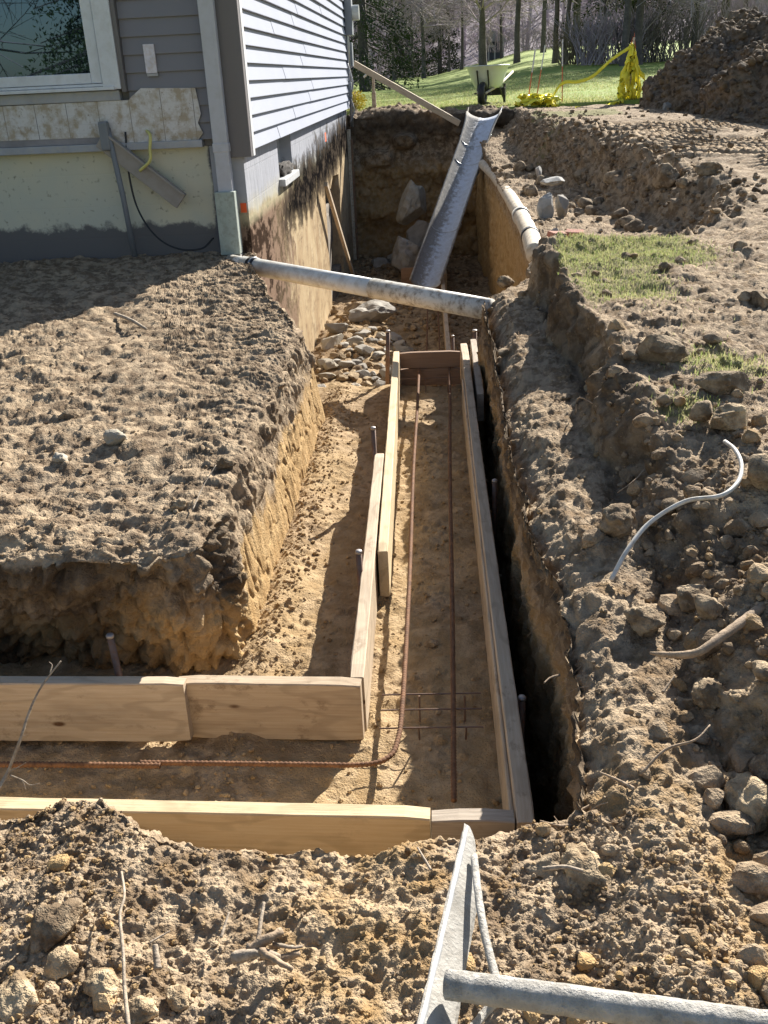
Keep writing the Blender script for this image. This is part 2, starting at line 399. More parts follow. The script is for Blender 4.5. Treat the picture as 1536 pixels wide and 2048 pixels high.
big = far * (1 - .75 * sstep(13, 16, P[..., 1])) * (1 - .65 * sstep(1.2, 2.0, (P[..., 0] - foot(P[..., 1])) / stepw(P[..., 1]))) * (1 - isw) * (.05 * fbm(P * np.array([1.8, 1.8, 1.8]), 4, 77) + .25 * lumps(P + .05 * warp3(P, 9, 97), .2, 78, .3) * sstep(.0, .5, fbm(P * .9, 2, 79)) * sstep(3.2, 1.6, P[..., 0]))
stp = (P[..., 0] - foot(P[..., 1])) / stepw(P[..., 1])
stepm = (1 - isw) * sstep(-.5, .1, stp) * sstep(1.6, 1.0, stp) * sstep(1.2, 2, P[..., 1])
Qs = P + .02 * warp3(P, 22, 301)
wz_ = np.concatenate([np.broadcast_to(wz[None], W.shape[:2]), np.ones((len(yy), len(dx) - 1))], 1)
off_ = P[..., 0] - lx[:, None]
k1 = sstep(.80, 1.0, wz_) * .5 + .5 * sstep(.0, .07, off_) * (1 - isw)          # 0 on the wall, .5 at the lip, 1 on the top
Nw = np.stack([-np.cos(k1 * 1.57), 0 * k1, np.sin(k1 * 1.57)], -1)
kk = (sstep(.04, .12, off_) * (1 - isw))[..., None]
N = Nw * (1 - kk) + N * kk
lipz = np.exp(-((1 - wz_) / .22) ** 2) * isw
D = np.where(isw > 0, D * (.7 + .3 * sstep(1, .7, wz_)), D)
Qw = P + .02 * warp3(P, 18, 381)
D += np.exp(-((P[..., 0] - lx[:, None]) / .06) ** 2) * (P[..., 2] > -.25) * (.40 * lumps(Qw, .06, 383, .4) + .5 * lumps(Qw, .028, 385, .5) + .014 * fbm(P * 26, 3, 387))
groove += isw * .022 * (1 - 2 * np.abs(fbm(P * np.array([3, 34, 4.]), 3, 95))) * sstep(.98, .7, wz_)
groove *= 1 - .85 * lipz
crag = stepm * (.035 * fbm(P * 9, 4, 303) + .6 * lumps(Qs, .10, 305, .5) + .5 * lumps(Qs, .045, 306, .5))
P = P + N * (D + groove + big + crag)[..., None]
px, py, pz = P[..., 0], P[..., 1], P[..., 2]
turf = sstep(4.9, 5.4, py) * sstep(6.05, 5.95, py) * sstep(1.75, 1.25, px) * sstep(.58, .66, px)
turf = np.maximum(turf, .62 * sstep(4.2, 4.7, py) * sstep(6.0, 5.7, py) * sstep(1.35, 1.05, px) * sstep(.62, .74, px))
turf = np.maximum(turf, .66 * np.exp(-((px - 1.08) / .22) ** 2 - ((py - 3.55) / .3) ** 2))
turf = np.maximum(turf, .66 * np.exp(-((px - .86) / .14) ** 2 - ((py - 3.15) / .18) ** 2))
turf = np.maximum(turf, .75 * sstep(14.3, 14.8, py) * sstep(16.2, 15.7, py) * sstep(1.3, 1.6, px) * sstep(3.0, 2.6, px))
turf = np.maximum(turf, .55 * np.exp(-((px - 1.5) / .35) ** 2 - ((py - 13.2) / .6) ** 2)) * (1 - isw)
turf = turf * np.where(py < 7, sstep(.75, 1.05, stp + .15 * fbm(P * 12, 2, 399)), 1)
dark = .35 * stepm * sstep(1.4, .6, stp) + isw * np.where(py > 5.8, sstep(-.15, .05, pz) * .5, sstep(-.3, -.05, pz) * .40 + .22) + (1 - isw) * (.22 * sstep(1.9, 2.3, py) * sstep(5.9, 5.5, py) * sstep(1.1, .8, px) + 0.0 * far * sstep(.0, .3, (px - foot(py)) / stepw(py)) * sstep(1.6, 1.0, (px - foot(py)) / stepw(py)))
clay = isw * (.55 - .5 * sstep(-.3, -.1, pz) + .3 * (py > 5.8)) + (1 - isw) * (.22 + .25 * sstep(1.9, 1.2, py))
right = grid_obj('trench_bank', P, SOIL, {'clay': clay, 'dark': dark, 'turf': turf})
tag(right, 'rough soil bank and muddy ground on the right side of the trench', 'earth bank', kind='structure')
PATCH['right'] = P[:, 70:]; PATCH['turf'] = turf[:, 70:]; PATCH['rwall'] = P[:, :70]

# ---- left block of earth in front of the house
seg = [((-4.2, 2.68), (-4.2, 2.50), (-4.2, 7.4)), ((-.82, 2.72), (-.86, 2.53), (-3.0, 7.46)), ((-.70, 2.76), (-.755, 2.60), (-2.6, 7.48)), ((-.67, 2.88), (-.745, 2.76), (-2.3, 7.49)),
       ((-.665, 4.0), (-.75, 4.0), (-1.9, 7.5)), ((-.66, 5.25), (-.755, 5.2), (-1.7, 7.52)), ((-.74, 5.45), (-.85, 5.42), (-1.62, 7.53)), ((-1.25, 6.9), (-1.33, 6.8), (-1.5, 7.54)), ((-1.36, 7.6), (-1.42, 7.58), (-1.44, 7.6))]
sl_ = np.array([0] + list(np.cumsum([max(.05, np.hypot(seg[i + 1][0][0] - seg[i][0][0], seg[i + 1][0][1] - seg[i][0][1])) for i in range(len(seg) - 1)])))
us = np.concatenate([np.linspace(0, 2.0, 120)[:-1], np.arange(2.0, sl_[-1], .0065)])
def interp_seg(k): return np.stack([np.interp(us, sl_, [s[k][j] for s in seg]) for j in (0, 1)], -1)
B, Tp, Q = interp_seg(0), interp_seg(1), interp_seg(2)
for A in (B, Tp):
    for _ in range(12): A[1:-1] = .25 * A[:-2] + .5 * A[1:-1] + .25 * A[2:]
bz = np.interp(us, sl_, [-.62] * 6 + [-1.2, -1.75, -1.75])
def lefttop(x, y): return np.interp(y, [2.3, 4, 6.5, 7.5], [.0, .02, .05, .09]) + .03 * np.exp(-((x + 1.15) / .35) ** 2 - ((y - 6.6) / .5) ** 2)
wt = np.linspace(0, 1, 85); tt = np.linspace(0, 1, 330) ** 1.35
rows = []
for t in wt:
    xy = B + (Tp - B) * (t ** 1.3)
    ztop = lefttop(Tp[:, 0], Tp[:, 1]) - .035
    rows.append(np.concatenate([xy, (bz + (ztop - bz) * t)[:, None]], 1))
inw = (Q - Tp) / (np.linalg.norm(Q - Tp, axis=1, keepdims=True))
for t in tt[1:]:
    xy = Tp + (Q - Tp) * t
    dist = np.linalg.norm(xy - Tp, axis=1)
    z = lefttop(xy[:, 0], xy[:, 1]) - .035 * np.exp(-dist / .05)
    rows.append(np.concatenate([xy, z[:, None]], 1))
P = np.array(rows); N = normals(P); N *= np.sign(N[-60, 200, 2])
isw = np.zeros(P.shape[:2]); isw[:85] = 1
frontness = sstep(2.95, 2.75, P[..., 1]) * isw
rg = np.where(isw > 0, .45, .62)
D = soil_disp(P, 1, .22, .25, .35, 1.2) * rg
low = isw * sstep(-.12, -.30, P[..., 2]) * (1 - frontness)
D *= 1 - .8 * low
Qb = P + .03 * warp3(P, 14, 361)
rim = np.exp(-((P[..., 2] - .0) / .2) ** 2)
D += (1 - isw) * (.022 * fbm(P * 5.5, 5, 363) + .009 * fbm(P * np.array([14, 30, 20.]), 4, 364) + .30 * lumps(Qb, .10, 365, .22) * sstep(-.1, .5, fbm(P * 1.9, 2, 366)) + .30 * lumps(Qb, .045, 367, .3) * sstep(-.2, .4, fbm(P * 3.1, 2, 368)))
D -= isw * (.030 * frontness + .010) * np.exp(-(fbm(P * 6.5, 3, 371) / .07) ** 2)
D += isw * (1 - low) * (.5 * lumps(Qb, .10, 373, .45) + .4 * lumps(Qb, .045, 375, .4))
D += isw * frontness * (.012 * (1 - 2 * np.abs(fbm(P * 24, 3, 377))) + .010 * fbm(P * 45, 3, 378) + .6 * lumps(P + .006 * warp3(P, 60, 379), .026, 380, .5))
D += isw * (1 - .55 * low) * (.020 * fbm(P * np.array([7, 7, 1.2]), 4, 191) + .010 * fbm(P * np.array([24, 24, 2.]), 3, 192)) + isw * frontness * (.05 * fbm(P * 4.5, 5, 193) + .014 * fbm(P * 22, 3, 197) + .5 * lumps(P + .02 * warp3(P, 20, 311), .11, 194, .45) * sstep(-.3, -.05, P[..., 2]))
P = P + N * D[..., None]
zz = P[..., 2]
clay = isw * sstep(-.16, -.34, zz + .08 * fbm(P * 5, 3, 195)) * 1.0 * (1 - .35 * frontness) + .12
dark = isw * ((.62 + .25 * fbm(P * 3, 3, 196) - .35 * sstep(-1.1, -.75, P[..., 0]) * sstep(-.2, -.4, zz)) * frontness + .30 * sstep(-.30, -.05, zz) * (1 - frontness)) + (1 - isw) * .30 * sstep(6.6, 7.2, P[..., 1])  # front face: dark brown soil, with the shade at its foot put into the tone
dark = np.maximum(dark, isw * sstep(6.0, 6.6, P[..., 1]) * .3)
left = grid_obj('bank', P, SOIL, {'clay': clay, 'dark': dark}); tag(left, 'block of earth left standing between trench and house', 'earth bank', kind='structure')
PATCH['left'] = P[85:]; PATCH['lwall'] = P[:85]

# ---- trench floor (shallow part)
xs = np.arange(-1.6, .42, .0062); ys = np.concatenate([np.arange(1.5, 5.9, .0075), np.array([5.93, 5.97, 6.02, 6.1, 6.25, 6.4])])
xs = np.concatenate([np.linspace(-4.2, -1.6, 40)[:-1], xs])
X, Y = np.meshgrid(xs, ys, indexing='ij')
Z = -.535 - 1.2 * sstep(5.88, 6.4, Y + .05 * fbm(np.stack([X * 4, Y * 0, Y * 0], -1), 2, 6)) - .55 * sstep(.226, .245, X) * sstep(5.9, 5.5, Y) + .03 * np.exp(-((X + .62) / .08) ** 2) + .02 * np.exp(-((X + .48) / .1) ** 2 - ((Y - 4.55) / .1) ** 2)  # gap right of the form board is sunk extra deep to darken its shadow
P = np.stack([X, Y, Z], -1)
D = .006 * fbm(P * 6, 3, 221) + .006 * fbm(P * 22, 3, 222) + .7 * lumps(P, .03, 224, .3) * sstep(.0, .5, fbm(P * 4, 2, 226)) + .6 * lumps(P, .014, 225, .5) * sstep(-.3, .4, fbm(P * 5, 2, 227))
P[..., 2] += D
fl = grid_obj('trench_floor', P, CLAY, {'clay': .55 + .4 * fbm(P * 3, 3, 229), 'dark': 0 * X + .05}); tag(fl, kind='structure')
PATCH['floor'] = P

# ---- deep floor beside the house and end wall
xs = np.arange(-1.75, 1.0, .016); ys = np.arange(5.9, 17.5, .022)
X, Y = np.meshgrid(xs, ys, indexing='ij')
Z = -1.64 + .03 * (Y < 0) + .20 * np.exp(-((X + 1.1) / .4) ** 2 - ((Y - 10.6) / 2.2) ** 2)
P = np.stack([X, Y, Z], -1)
P[..., 2] += .05 * fbm(P * 1.7, 4, 321) + .5 * lumps(P, .2, 323, .35) * sstep(0, .6, fbm(P * .8, 2, 5)) + .5 * lumps(P, .07, 324, .5)
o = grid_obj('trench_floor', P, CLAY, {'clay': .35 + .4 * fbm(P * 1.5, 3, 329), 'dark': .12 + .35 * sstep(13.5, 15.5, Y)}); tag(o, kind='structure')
PATCH['deep'] = P
xs = np.arange(-2.2, 1.35, .014); zs = np.linspace(-1.8, .67, 150); out = np.linspace(0, 1, 60)[1:]
rows = []
for z in zs:
    rows.append(np.stack([xs, 0 * xs + 17.1 + .10 * max(0, z) + .05 * np.sin(z * 9), 0 * xs + z], -1))
for t in out: rows.append(np.stack([xs, 0 * xs + 17.25 + 1.1 * t, 0 * xs + .67 + .05 * t], -1))
P = np.array(rows); N = normals(P); N *= np.sign(N[-10, 50, 2])
wall = np.zeros(P.shape[:2]); wall[:150] = 1
ledge = wall * .28 * sstep(.0, .5, vnoise(np.stack([P[..., 0] * 2.2, P[..., 2] * 3.4, 0 * P[..., 0]], -1), 44)) * sstep(-.4, .3, P[..., 2])
D = .06 * fbm(P * 2.5, 4, 421) + .6 * lumps(P, .16, 423, .5) + .6 * lumps(P, .07, 424, .5)
hump = (1 - wall) * .13 * np.exp(-((P[..., 0] + .75) / .5) ** 2) * np.exp(-((P[..., 1] - 17.5) / .35) ** 2)
P = P + N * D[..., None]; P[..., 1] -= ledge; P[..., 2] += hump
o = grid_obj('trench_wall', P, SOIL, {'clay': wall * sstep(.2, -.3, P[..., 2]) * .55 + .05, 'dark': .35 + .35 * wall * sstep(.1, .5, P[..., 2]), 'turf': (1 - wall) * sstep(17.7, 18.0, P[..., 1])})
tag(o, 'dark earth wall at the far end of the trench', 'earth wall', kind='structure')

# ---- lawn: one sheet to the horizon, sunk under the dig
def lawnz(x, y):
    z = np.interp(y, [-5, 4, 6, 15, 17.5], [.05, .1, .25, .70, .74]) - np.clip(x - 3.2, 0, 4) * .10 * sstep(6, 11, y) * sstep(17, 14, y)
    u = x / np.maximum(y, 1)
    s = np.interp(u, [-.1, 0, .05, .09, .13, .19, .4], [.001, .004, .016, .0265, .029, .029, .029])
    d = np.clip(y - 20, 0, 85)
    return z + d * s
def axis(lo, hi, fine0, fine1, st, gr):
    a = list(np.arange(fine0, fine1, st)); s = st
    while a[-1] < hi: s *= gr; a.append(a[-1] + s)
    s = st
    while a[0] > lo: s *= gr; a.insert(0, a[0] - s)
    return np.array(a)
xs = axis(-400, 400, -6, 9, .12, 1.07); ys = axis(-60, 600, -3, 24, .12, 1.045)
X, Y = np.meshgrid(xs, ys, indexing='ij'); Z = lawnz(X, Y)
sink = sstep(-4.15, -3.95, X) * sstep(6.9, 6.7, X) * sstep(-2.9, -2.7, Y) * sstep(17.55, 17.4, Y)
Z = Z - 2.6 * sink + .02 * fbm(np.stack([X * .6, Y * .6, 0 * X], -1), 3, 11) - .01
t = NT('lawn'); p = t.pos()
n1 = t.noise(p, .45, 5); n2 = t.noise(p, 3.2, 5); n3 = t.noise(t.map(p, (60, 25, 60)), 1.0, 4)
c = t.mix(t.ramp(n1, [(.35, 0), (.65, 1)]), (.23, .35, .05), (.33, .40, .095))
c = t.mix(t.ramp(n2, [(.35, 0), (.7, .8)]), c, (.30, .31, .11))
c = t.mix(t.ramp(n3, [(.35, 0), (.7, .4)]), c, (.10, .15, .03))
t.bump(t.math('ADD', n3, n2), .6, .03)
LAWN = t.out(c, .9, spec=.15)
o = grid_obj('ground', np.stack([X, Y, Z], -1), LAWN); tag(o, kind='structure')

# ---- hill behind
xs = np.linspace(-260, 260, 90); ys = np.linspace(96, 330, 60)
X, Y = np.meshgrid(xs, ys, indexing='ij')
Z = lawnz(X, Y) - .5 + sstep(100, 250, Y) * (34 + 10 * fbm(np.stack([X * .01, Y * .01, 0 * X], -1), 3, 12)) + .8 * fbm(np.stack([X * .08, Y * .08, 0 * X], -1), 3, 13)
HILL = plain('leaf_litter', (.22, .185, .20), 1, 0, .35, .08, (.14, .12, .135), .7, 0, world=True)
o = grid_obj('hill', np.stack([X, Y, Z], -1), HILL); tag(o, kind='structure')

# ---- spoil heap
nu, nv = 420, 260
th = np.linspace(math.pi * .42, math.pi * 1.75, nu); rr = np.linspace(0, 1, nv)
TH, RR = np.meshgrid(th, rr, indexing='ij')
wob = 1 + .07 * np.sin(TH * 5 + 1) + .05 * np.sin(TH * 9)
X = 6.75 + 3.45 * RR * wob * np.cos(TH); Y = 15.4 + 3.9 * RR * wob * np.sin(TH)
Z = lawnz(X, Y) - .12 + 1.20 * (1 - RR ** 3.6) ** .8 + .30 * (1 - RR)
P = np.stack([X, Y, Z], -1); N = normals(P); N *= np.sign(N[200, 20, 2])
Qh = P + .05 * warp3(P, 8, 331)
D = .45 * lumps(Qh, .45, 529, .4) + .20 * fbm(P * 1.3, 5, 521) + .4 * lumps(Qh, .26, 523, .35) + .5 * lumps(Qh, .12, 524, .45) + .6 * lumps(Qh, .055, 525, .5) + .02 * fbm(P * 20, 3, 528)
P = P + N * (D * sstep(1.02, .93, RR) )[..., None]
HEAPM = soil_mat('heap_soil', grey=(.26, .205, .15), clay=(.34, .25, .15), dark=(.035, .028, .022), bump=.9)
o = grid_obj('spoil_heap', P, HEAPM, {'clay': .3 + .5 * fbm(P * 1.1, 3, 526), 'dark': .05 + .3 * fbm(P * .9, 3, 527)})
tag(o, 'tall dark heap of excavated soil standing at the right edge', 'soil heap')
PATCH['heap'] = P

# ================================================================== loose clods (stuff)
def ico(sub):
    bm = bmesh.new(); bmesh.ops.create_icosphere(bm, subdivisions=sub, radius=1)
    v = np.array([x.co[:] for x in bm.verts]); f = np.array([[q.index for q in p.verts] for p in bm.faces]); bm.free(); return v, f
I1, I2, I3, I4 = ico(1), ico(2), ico(3), ico(4)
rng = np.random.default_rng(5)
def lump_shape(base, seed, amp=.28, freq=1.3, cuts=5, keep=.12, rgh=1.0):
    v = base[0]; r = 1 + amp * fbm(v * freq + seed * 7.7, 3, seed); g = np.random.default_rng(seed)
    q = v * r[:, None]
    for k in range(cuts):                                  # broken facets
        d = g.normal(size=3); d /= np.linalg.norm(d); h = .55 + .3 * g.random(); s = q @ d
        q = q - np.maximum(0, s - h)[:, None] * d * (1 - keep)
    if len(v) > 300: q = q * (1 + rgh * (.055 * fbm(q * 4.0 + seed, 3, seed + 3) + .035 * fbm(q * 11, 3, seed + 5)))[:, None]
    return q
VAR1 = [lump_shape(I1, i, .35) for i in range(14)]
VAR2 = [lump_shape(I2, 50 + i, .3) for i in range(14)]
def scatter(name, src, n, rmin, rmax, weight, label, cat, mat=SOIL, var=VAR1, base=I1, clay=(.1, .4), dark=(0, .1), sink=.25, power=2.6, rocky=False):
    pts = src.reshape(-1, 3); w = weight.reshape(-1); w = w / w.sum()
    c = pts[rng.choice(len(pts), n, p=w)] + rng.normal(size=(n, 3)) * np.array([.004, .004, 0])
    u = rng.random(n); r = rmin + (rmax - rmin) * u ** power
    V = np.zeros((n, len(base[0]), 3)); k = rng.integers(0, len(var), n)
    a = rng.random((n, 3)) * 6.283
    ca, sa = np.cos(a), np.sin(a)
    sc = r[:, None] * (1 + .35 * (rng.random((n, 3)) - .5)) * np.array([1, 1, .8])
    for i in range(len(var)):
        m = k == i; v = var[i][None]
        x = v[..., 0] * ca[m, 0:1] - v[..., 1] * sa[m, 0:1]; y = v[..., 0] * sa[m, 0:1] + v[..., 1] * ca[m, 0:1]; z = np.broadcast_to(v[..., 2], x.shape)
        y2 = y * ca[m, 1:2] - z * sa[m, 1:2]; z2 = y * sa[m, 1:2] + z * ca[m, 1:2]
        V[m] = np.stack([x, y2, z2], -1) * sc[m][:, None]
    V += (c + np.array([0, 0, 1.0]) * (r * (1 - 2 * sink) * .6)[:, None])[:, None]
    F = (base[1][None] + (np.arange(n) * len(base[0]))[:, None, None]).reshape(-1, 3)
    cl = np.repeat(clay[0] + (clay[1] - clay[0]) * rng.random(n), len(base[0])); dk = np.repeat(dark[0] + (dark[1] - dark[0]) * rng.random(n), len(base[0]))
    o = tri_obj(name, V.reshape(-1, 3), F, mat, {'clay': cl, 'dark': dk}, smooth=False)
    return tag(o, label, cat, kind='stuff')
def area_w(P):
    du = np.gradient(P, axis=0); dv = np.gradient(P, axis=1); return np.linalg.norm(np.cross(du, dv), axis=-1)
Pn = PATCH['near']; w = area_w(Pn) * ((Pn[..., 0] > -1.1) & (Pn[..., 0] < .75)) * (.25 + sstep(1.25, .8, Pn[..., 1]) + .8 * sstep(-.1, .3, Pn[..., 0]) + .9 * sstep(-.5, -.7, Pn[..., 0]))
scatter('soil_crumbs', Pn, 24000, .0016, .008, w, 'fine soil crumbs strewn over the foreground bank', 'crumbs', clay=(.1, .6))
wn_ = w * (.25 + 2 * sstep(.05, .3, Pn[..., 0]) * sstep(1.2, .9, Pn[..., 1]) + 1.5 * sstep(1.0, .8, Pn[..., 1]))
scatter('soil_clods', Pn, 1500, .008, .026, wn_, 'small yellowish clods lying over the foreground bank', 'clods', var=VAR2, base=I2, clay=(.2, .95))
Pr = PATCH['right']; ar = area_w(Pr); pm = (Pr[..., 0] < 1.8) & (Pr[..., 1] < 6)
w = ar * pm * (.2 + sstep(.5, .65, Pr[..., 0]) * sstep(3.6, 2.4, Pr[..., 1]) * 1.6) * (1.2 / (.3 + Pr[..., 1]))
scatter('soil_crumbs', Pr, 13000, .002, .010, w, 'fine soil crumbs strewn along the right trench bank', 'crumbs', clay=(.05, .5), dark=(0, .3))
scatter('soil_clods', Pr, 1400, .012, .045, w, 'grey brown clods tumbled over the right trench bank', 'clods', var=VAR2, base=I2, clay=(.05, .45), dark=(0, .3))
w = ar * ((Pr[..., 1] > 6.5) & (Pr[..., 1] < 15.5) & (Pr[..., 0] < 5)) * (.3 + 2.5 * sstep(.0, .3, (Pr[..., 0] - foot(Pr[..., 1])) / stepw(Pr[..., 1])) * sstep(1.8, 1.0, (Pr[..., 0] - foot(Pr[..., 1])) / stepw(Pr[..., 1])))
scatter('soil_clods', Pr, 1900, .008, .038, w, 'dark clods and mud lumps on the far muddy ground', 'clods', var=VAR2, base=I2, clay=(.05, .4), dark=(.1, .6))
Pl = PATCH['left']; w = area_w(Pl) * (.3 + sstep(3.6, 2.6, Pl[..., 1])) * ((Pl[..., 0] > -2.6))
scatter('soil_crumbs', Pl, 2600, .002, .011, w, 'fine soil crumbs strewn over the left earth block', 'crumbs', clay=(.05, .35))
Pf = PATCH['floor']; w = area_w(Pf) * (Pf[..., 1] < 5.85) * ((Pf[..., 0] > -1.3) & (Pf[..., 0] < .3)) * (.25 + np.exp(-((Pf[..., 0] + .62) / .08) ** 2) * 2)
scatter('soil_crumbs', Pf, 5000, .0025, .012, w, 'crumbs of clay scattered over the trench floor', 'crumbs', mat=CLAY, clay=(.2, .9))
Ph = PATCH['heap']; w = area_w(Ph)
scatter('soil_clods', Ph, 5000, .015, .07, w, 'dark clods covering the large soil heap', 'clods', mat=HEAPM, var=VAR2, base=I2, clay=(0, .7), dark=(0, .5))
Pd = PATCH['deep']; w = area_w(Pd) * (Pd[..., 1] > 6.5) * (Pd[..., 0] < .62)
scatter('stone_chips', Pd, 1600, .015, .06, w, 'small stone chips littering the deep trench floor', 'chips', var=VAR2, base=I2, mat=CLAY, clay=(0, .5), dark=(0, .4))

def ground_at(x, y, key='right'):
    P = PATCH[key].reshape(-1, 3); i = np.argmin((P[:, 0] - x) ** 2 + (P[:, 1] - y) ** 2); return P[i, 2]
_rk = {}
def rock(name, label, cat, x, y, size, mat, key='right', z=None, seed=None, sc=(1, 1, .75), group=None, rot=None, sink=.3, amp=.26, base=None):
    seed = seed if seed is not None else random.randint(0, 9999)
    hard = name in ('rubble_stone', 'boulder', 'stone', 'rock', 'concrete_chunk')
    v = lump_shape(base or I4, seed, amp if hard else amp * 1.25, 1.4, rgh=.45 if hard else 1.6, cuts=11 if name in ('rubble_stone', 'boulder', 'stone', 'rock', 'concrete_chunk') else 5, keep=.0 if hard else .3) * np.array(sc) * size
    r = Matrix.Rotation(rot if rot is not None else random.uniform(0, 6.28), 3, 'Z') @ Matrix.Rotation(random.uniform(-.3, .3), 3, 'X')
    v = v @ np.array(r).T
    z = ground_at(x, y, key) if z is None else z
    o = tri_obj(name, v, (base or I4)[1], mat, smooth=not hard); o.location = (x, y, z + size * sc[2] * (1 - 2 * sink))
    return tag(o, label, cat, group)

# ================================================================== HOUSE
HX, HY, HF = -1.43, 7.5, 17.0            # right wall plane, front wall plane, far end
WT = 3.45                               # eaves height
house = thing('house', 'grey house with white lap siding on its lit side and bare basement wall', 'house', (HX, HY, 0))
def hb(mb, name, mat, **k):
    o = mb.build(name, mat, **k); o.data.transform(Matrix.Translation((-HX, -HY, 0))); o.parent = house if not k.get('parent') else k['parent']; return o
# front (shaded) foundation, tan paint flaking to grey parging at the bottom
t = NT('front_foundation_paint'); p = t.pos(); sx = t.node('ShaderNodeSeparateXYZ'); t.inp(sx.inputs[0], p)
n = t.noise(p, 6, 6, .65); n2 = t.noise(p, 22, 5); n4 = t.noise(p, 1.6, 4)
c = t.mix(t.ramp(n4, [(.35, 0), (.65, 1)]), (.60, .55, .41), (.50, .50, .42))
c = t.mix(t.ramp(n2, [(.6, 0), (.72, .8)]), c, (.20, .18, .13))
zz = t.math('ADD', sx.outputs[2], t.math('MULTIPLY', t.math('SUBTRACT', n, .5), .28))
c = t.mix(t.ramp(zz, [(.30, 1), (.34, 0)]), c, (.14, .13, .125))
xx = t.math('ADD', sx.outputs[0], t.math('MULTIPLY', t.math('SUBTRACT', n, .5), .10))
c = t.mix(t.ramp(t.math('ADD', xx, 2.0), [(.30, 0), (.32, 1)]), c, (.10, .10, .115))
w = t.node('ShaderNodeTexBrick'); t.inp(w.inputs['Vector'], t.map(p, (1, 1, 1), rot=(math.pi / 2, 0, 0))); w.inputs['Scale'].default_value = 1; w.inputs['Brick Width'].default_value = .47; w.inputs['Row Height'].default_value = .235; w.inputs['Mortar Size'].default_value = .006; w.inputs['Mortar Smooth'].default_value = .5
w.inputs['Color1'].default_value = w.inputs['Color2'].default_value = (1, 1, 1, 1); w.inputs['Mortar'].default_value = (.35, .35, .35, 1)
t.bump(t.math('ADD', t.math('MULTIPLY', w.outputs[0], .35), t.math('MULTIPLY', n2, .3)), .35, .01)
FFM = t.out(c, .85, spec=.2)
hb(MB().box(-9, HX - .252, HY, HY + .2, -.4, .875), 'foundation', FFM)
hb(MB().box(-9, HX - .002, HY + .002, HY + .2, .877, 3.4), 'wall_sheathing', plain('sheathing', (.20, .19, .18), .9))
# right (sunlit) foundation wall: painted block above, smeared tar and clay-coated parging below; opening and window cut out
t = NT('basement_wall'); p = t.pos(); sx = t.node('ShaderNodeSeparateXYZ'); t.inp(sx.inputs[0], p); y_, z_ = sx.outputs[1], sx.outputs[2]
n = t.noise(p, 2.2, 6, .65); nv_ = t.noise(t.map(p, (1, 5, .8)), 2.4, 6, .68); nv2 = t.noise(t.map(p, (1, 1.1, .8)), 2.2, 6, .72); nf = t.noise(t.map(p, (1, .30, .55)), 13, 6, .68)
parge = t.mix(t.ramp(nv2, [(.3, 0), (.68, 1)]), (.52, .42, .27), (.33, .235, .145))
parge = t.mix(t.ramp(nv_, [(.55, 0), (.72, .8)]), parge, (.60, .53, .40))
tar = t.mix(t.ramp(nf, [(.48, 0), (.68, 1)]), (.010, .009, .009), (.10, .08, .06))
yy_ = t.math('MULTIPLY_ADD', y_, .1, -.75)                     # 0 at the near corner, .95 at the far end
mud = t.math('ADD', t.math('MULTIPLY_ADD', yy_, -1.9, .42), t.math('ADD', t.math('MULTIPLY', nf, .55), t.math('MULTIPLY', nv2, .55)))
c = t.mix(t.ramp(mud, [(.50, 0), (.60, .7), (.78, 1)]), parge, t.mix(t.ramp(nf, [(.45, 0), (.56, 1)]), (.045, .03, .022), (.27, .19, .14)))
c = t.mix(t.ramp(nf, [(.50, 0), (.66, .55)]), c, (.16, .11, .075))
blk = t.mix(t.ramp(t.noise(t.map(p, (1, 9, 1.5)), 2, 5), [(.35, 0), (.7, 1)]), (.40, .41, .45), (.30, .31, .335))
edgez = t.math('SUBTRACT', t.math('ADD', z_, t.math('MULTIPLY', t.math('SUBTRACT', n, .5), .20)), t.math('MULTIPLY_ADD', y_, -.003, .40))
c = t.mix(t.ramp(t.math('MULTIPLY_ADD', edgez, 1.0, .5), [(.48, 0), (.53, 1)]), c, blk)
c = t.mix(t.math('MULTIPLY', t.ramp(t.math('ADD', z_, t.math('MULTIPLY', t.math('SUBTRACT', nv_, .5), .35)), [(.36, 1), (.52, 0)]), t.ramp(z_, [(.26, 0), (.34, .6)])), c, (.52, .48, .32))
zc = t.math('MULTIPLY_ADD', yy_, .40, .06)
near_ = t.math('SUBTRACT', 1.0, t.math('MULTIPLY', t.math('ABSOLUTE', t.math('SUBTRACT', z_, zc)), 1.35))
wgt = t.ramp(yy_, [(.08, .1), (.2, .8), (.3, 1)])
tm = t.math('ADD', t.math('MULTIPLY', t.math('MULTIPLY', near_, wgt), .52), t.math('ADD', t.math('MULTIPLY', nv2, .5), t.math('MULTIPLY', nf, .5)))
c = t.mix(t.ramp(tm, [(.74, 0), (.82, .7), (.92, 1)]), c, tar)
w = t.node('ShaderNodeTexBrick'); t.inp(w.inputs['Vector'], t.map(p, (1, 1, 1), loc=(0, .215, 0), rot=(0, math.pi / 2, math.pi / 2)))
cbv = t.node('ShaderNodeCombineXYZ'); t.inp(cbv.inputs[0], y_); t.inp(cbv.inputs[1], t.math('ADD', z_, -.688)); t.inp(w.inputs['Vector'], cbv.outputs[0])
w.inputs['Scale'].default_value = 1; w.inputs['Brick Width'].default_value = .47; w.inputs['Row Height'].default_value = .235; w.inputs['Mortar Size'].default_value = .008
w.inputs['Color1'].default_value = w.inputs['Color2'].default_value = (1, 1, 1, 1); w.inputs['Mortar'].default_value = (.1, .1, .1, 1)
up_ = t.ramp(z_, [(.35, 0), (.5, 1)])
t.bump(t.math('ADD', t.math('MULTIPLY', t.math('MULTIPLY', w.outputs[0], up_), .7), t.math('ADD', t.math('MULTIPLY', nv2, .8), t.math('MULTIPLY', nf, .4))), .55, .02)
BWM = t.out(c, 1, spec=0)
DARKIN = plain('dark_interior', (.035, .03, .028), .95, 0, .3, 5)
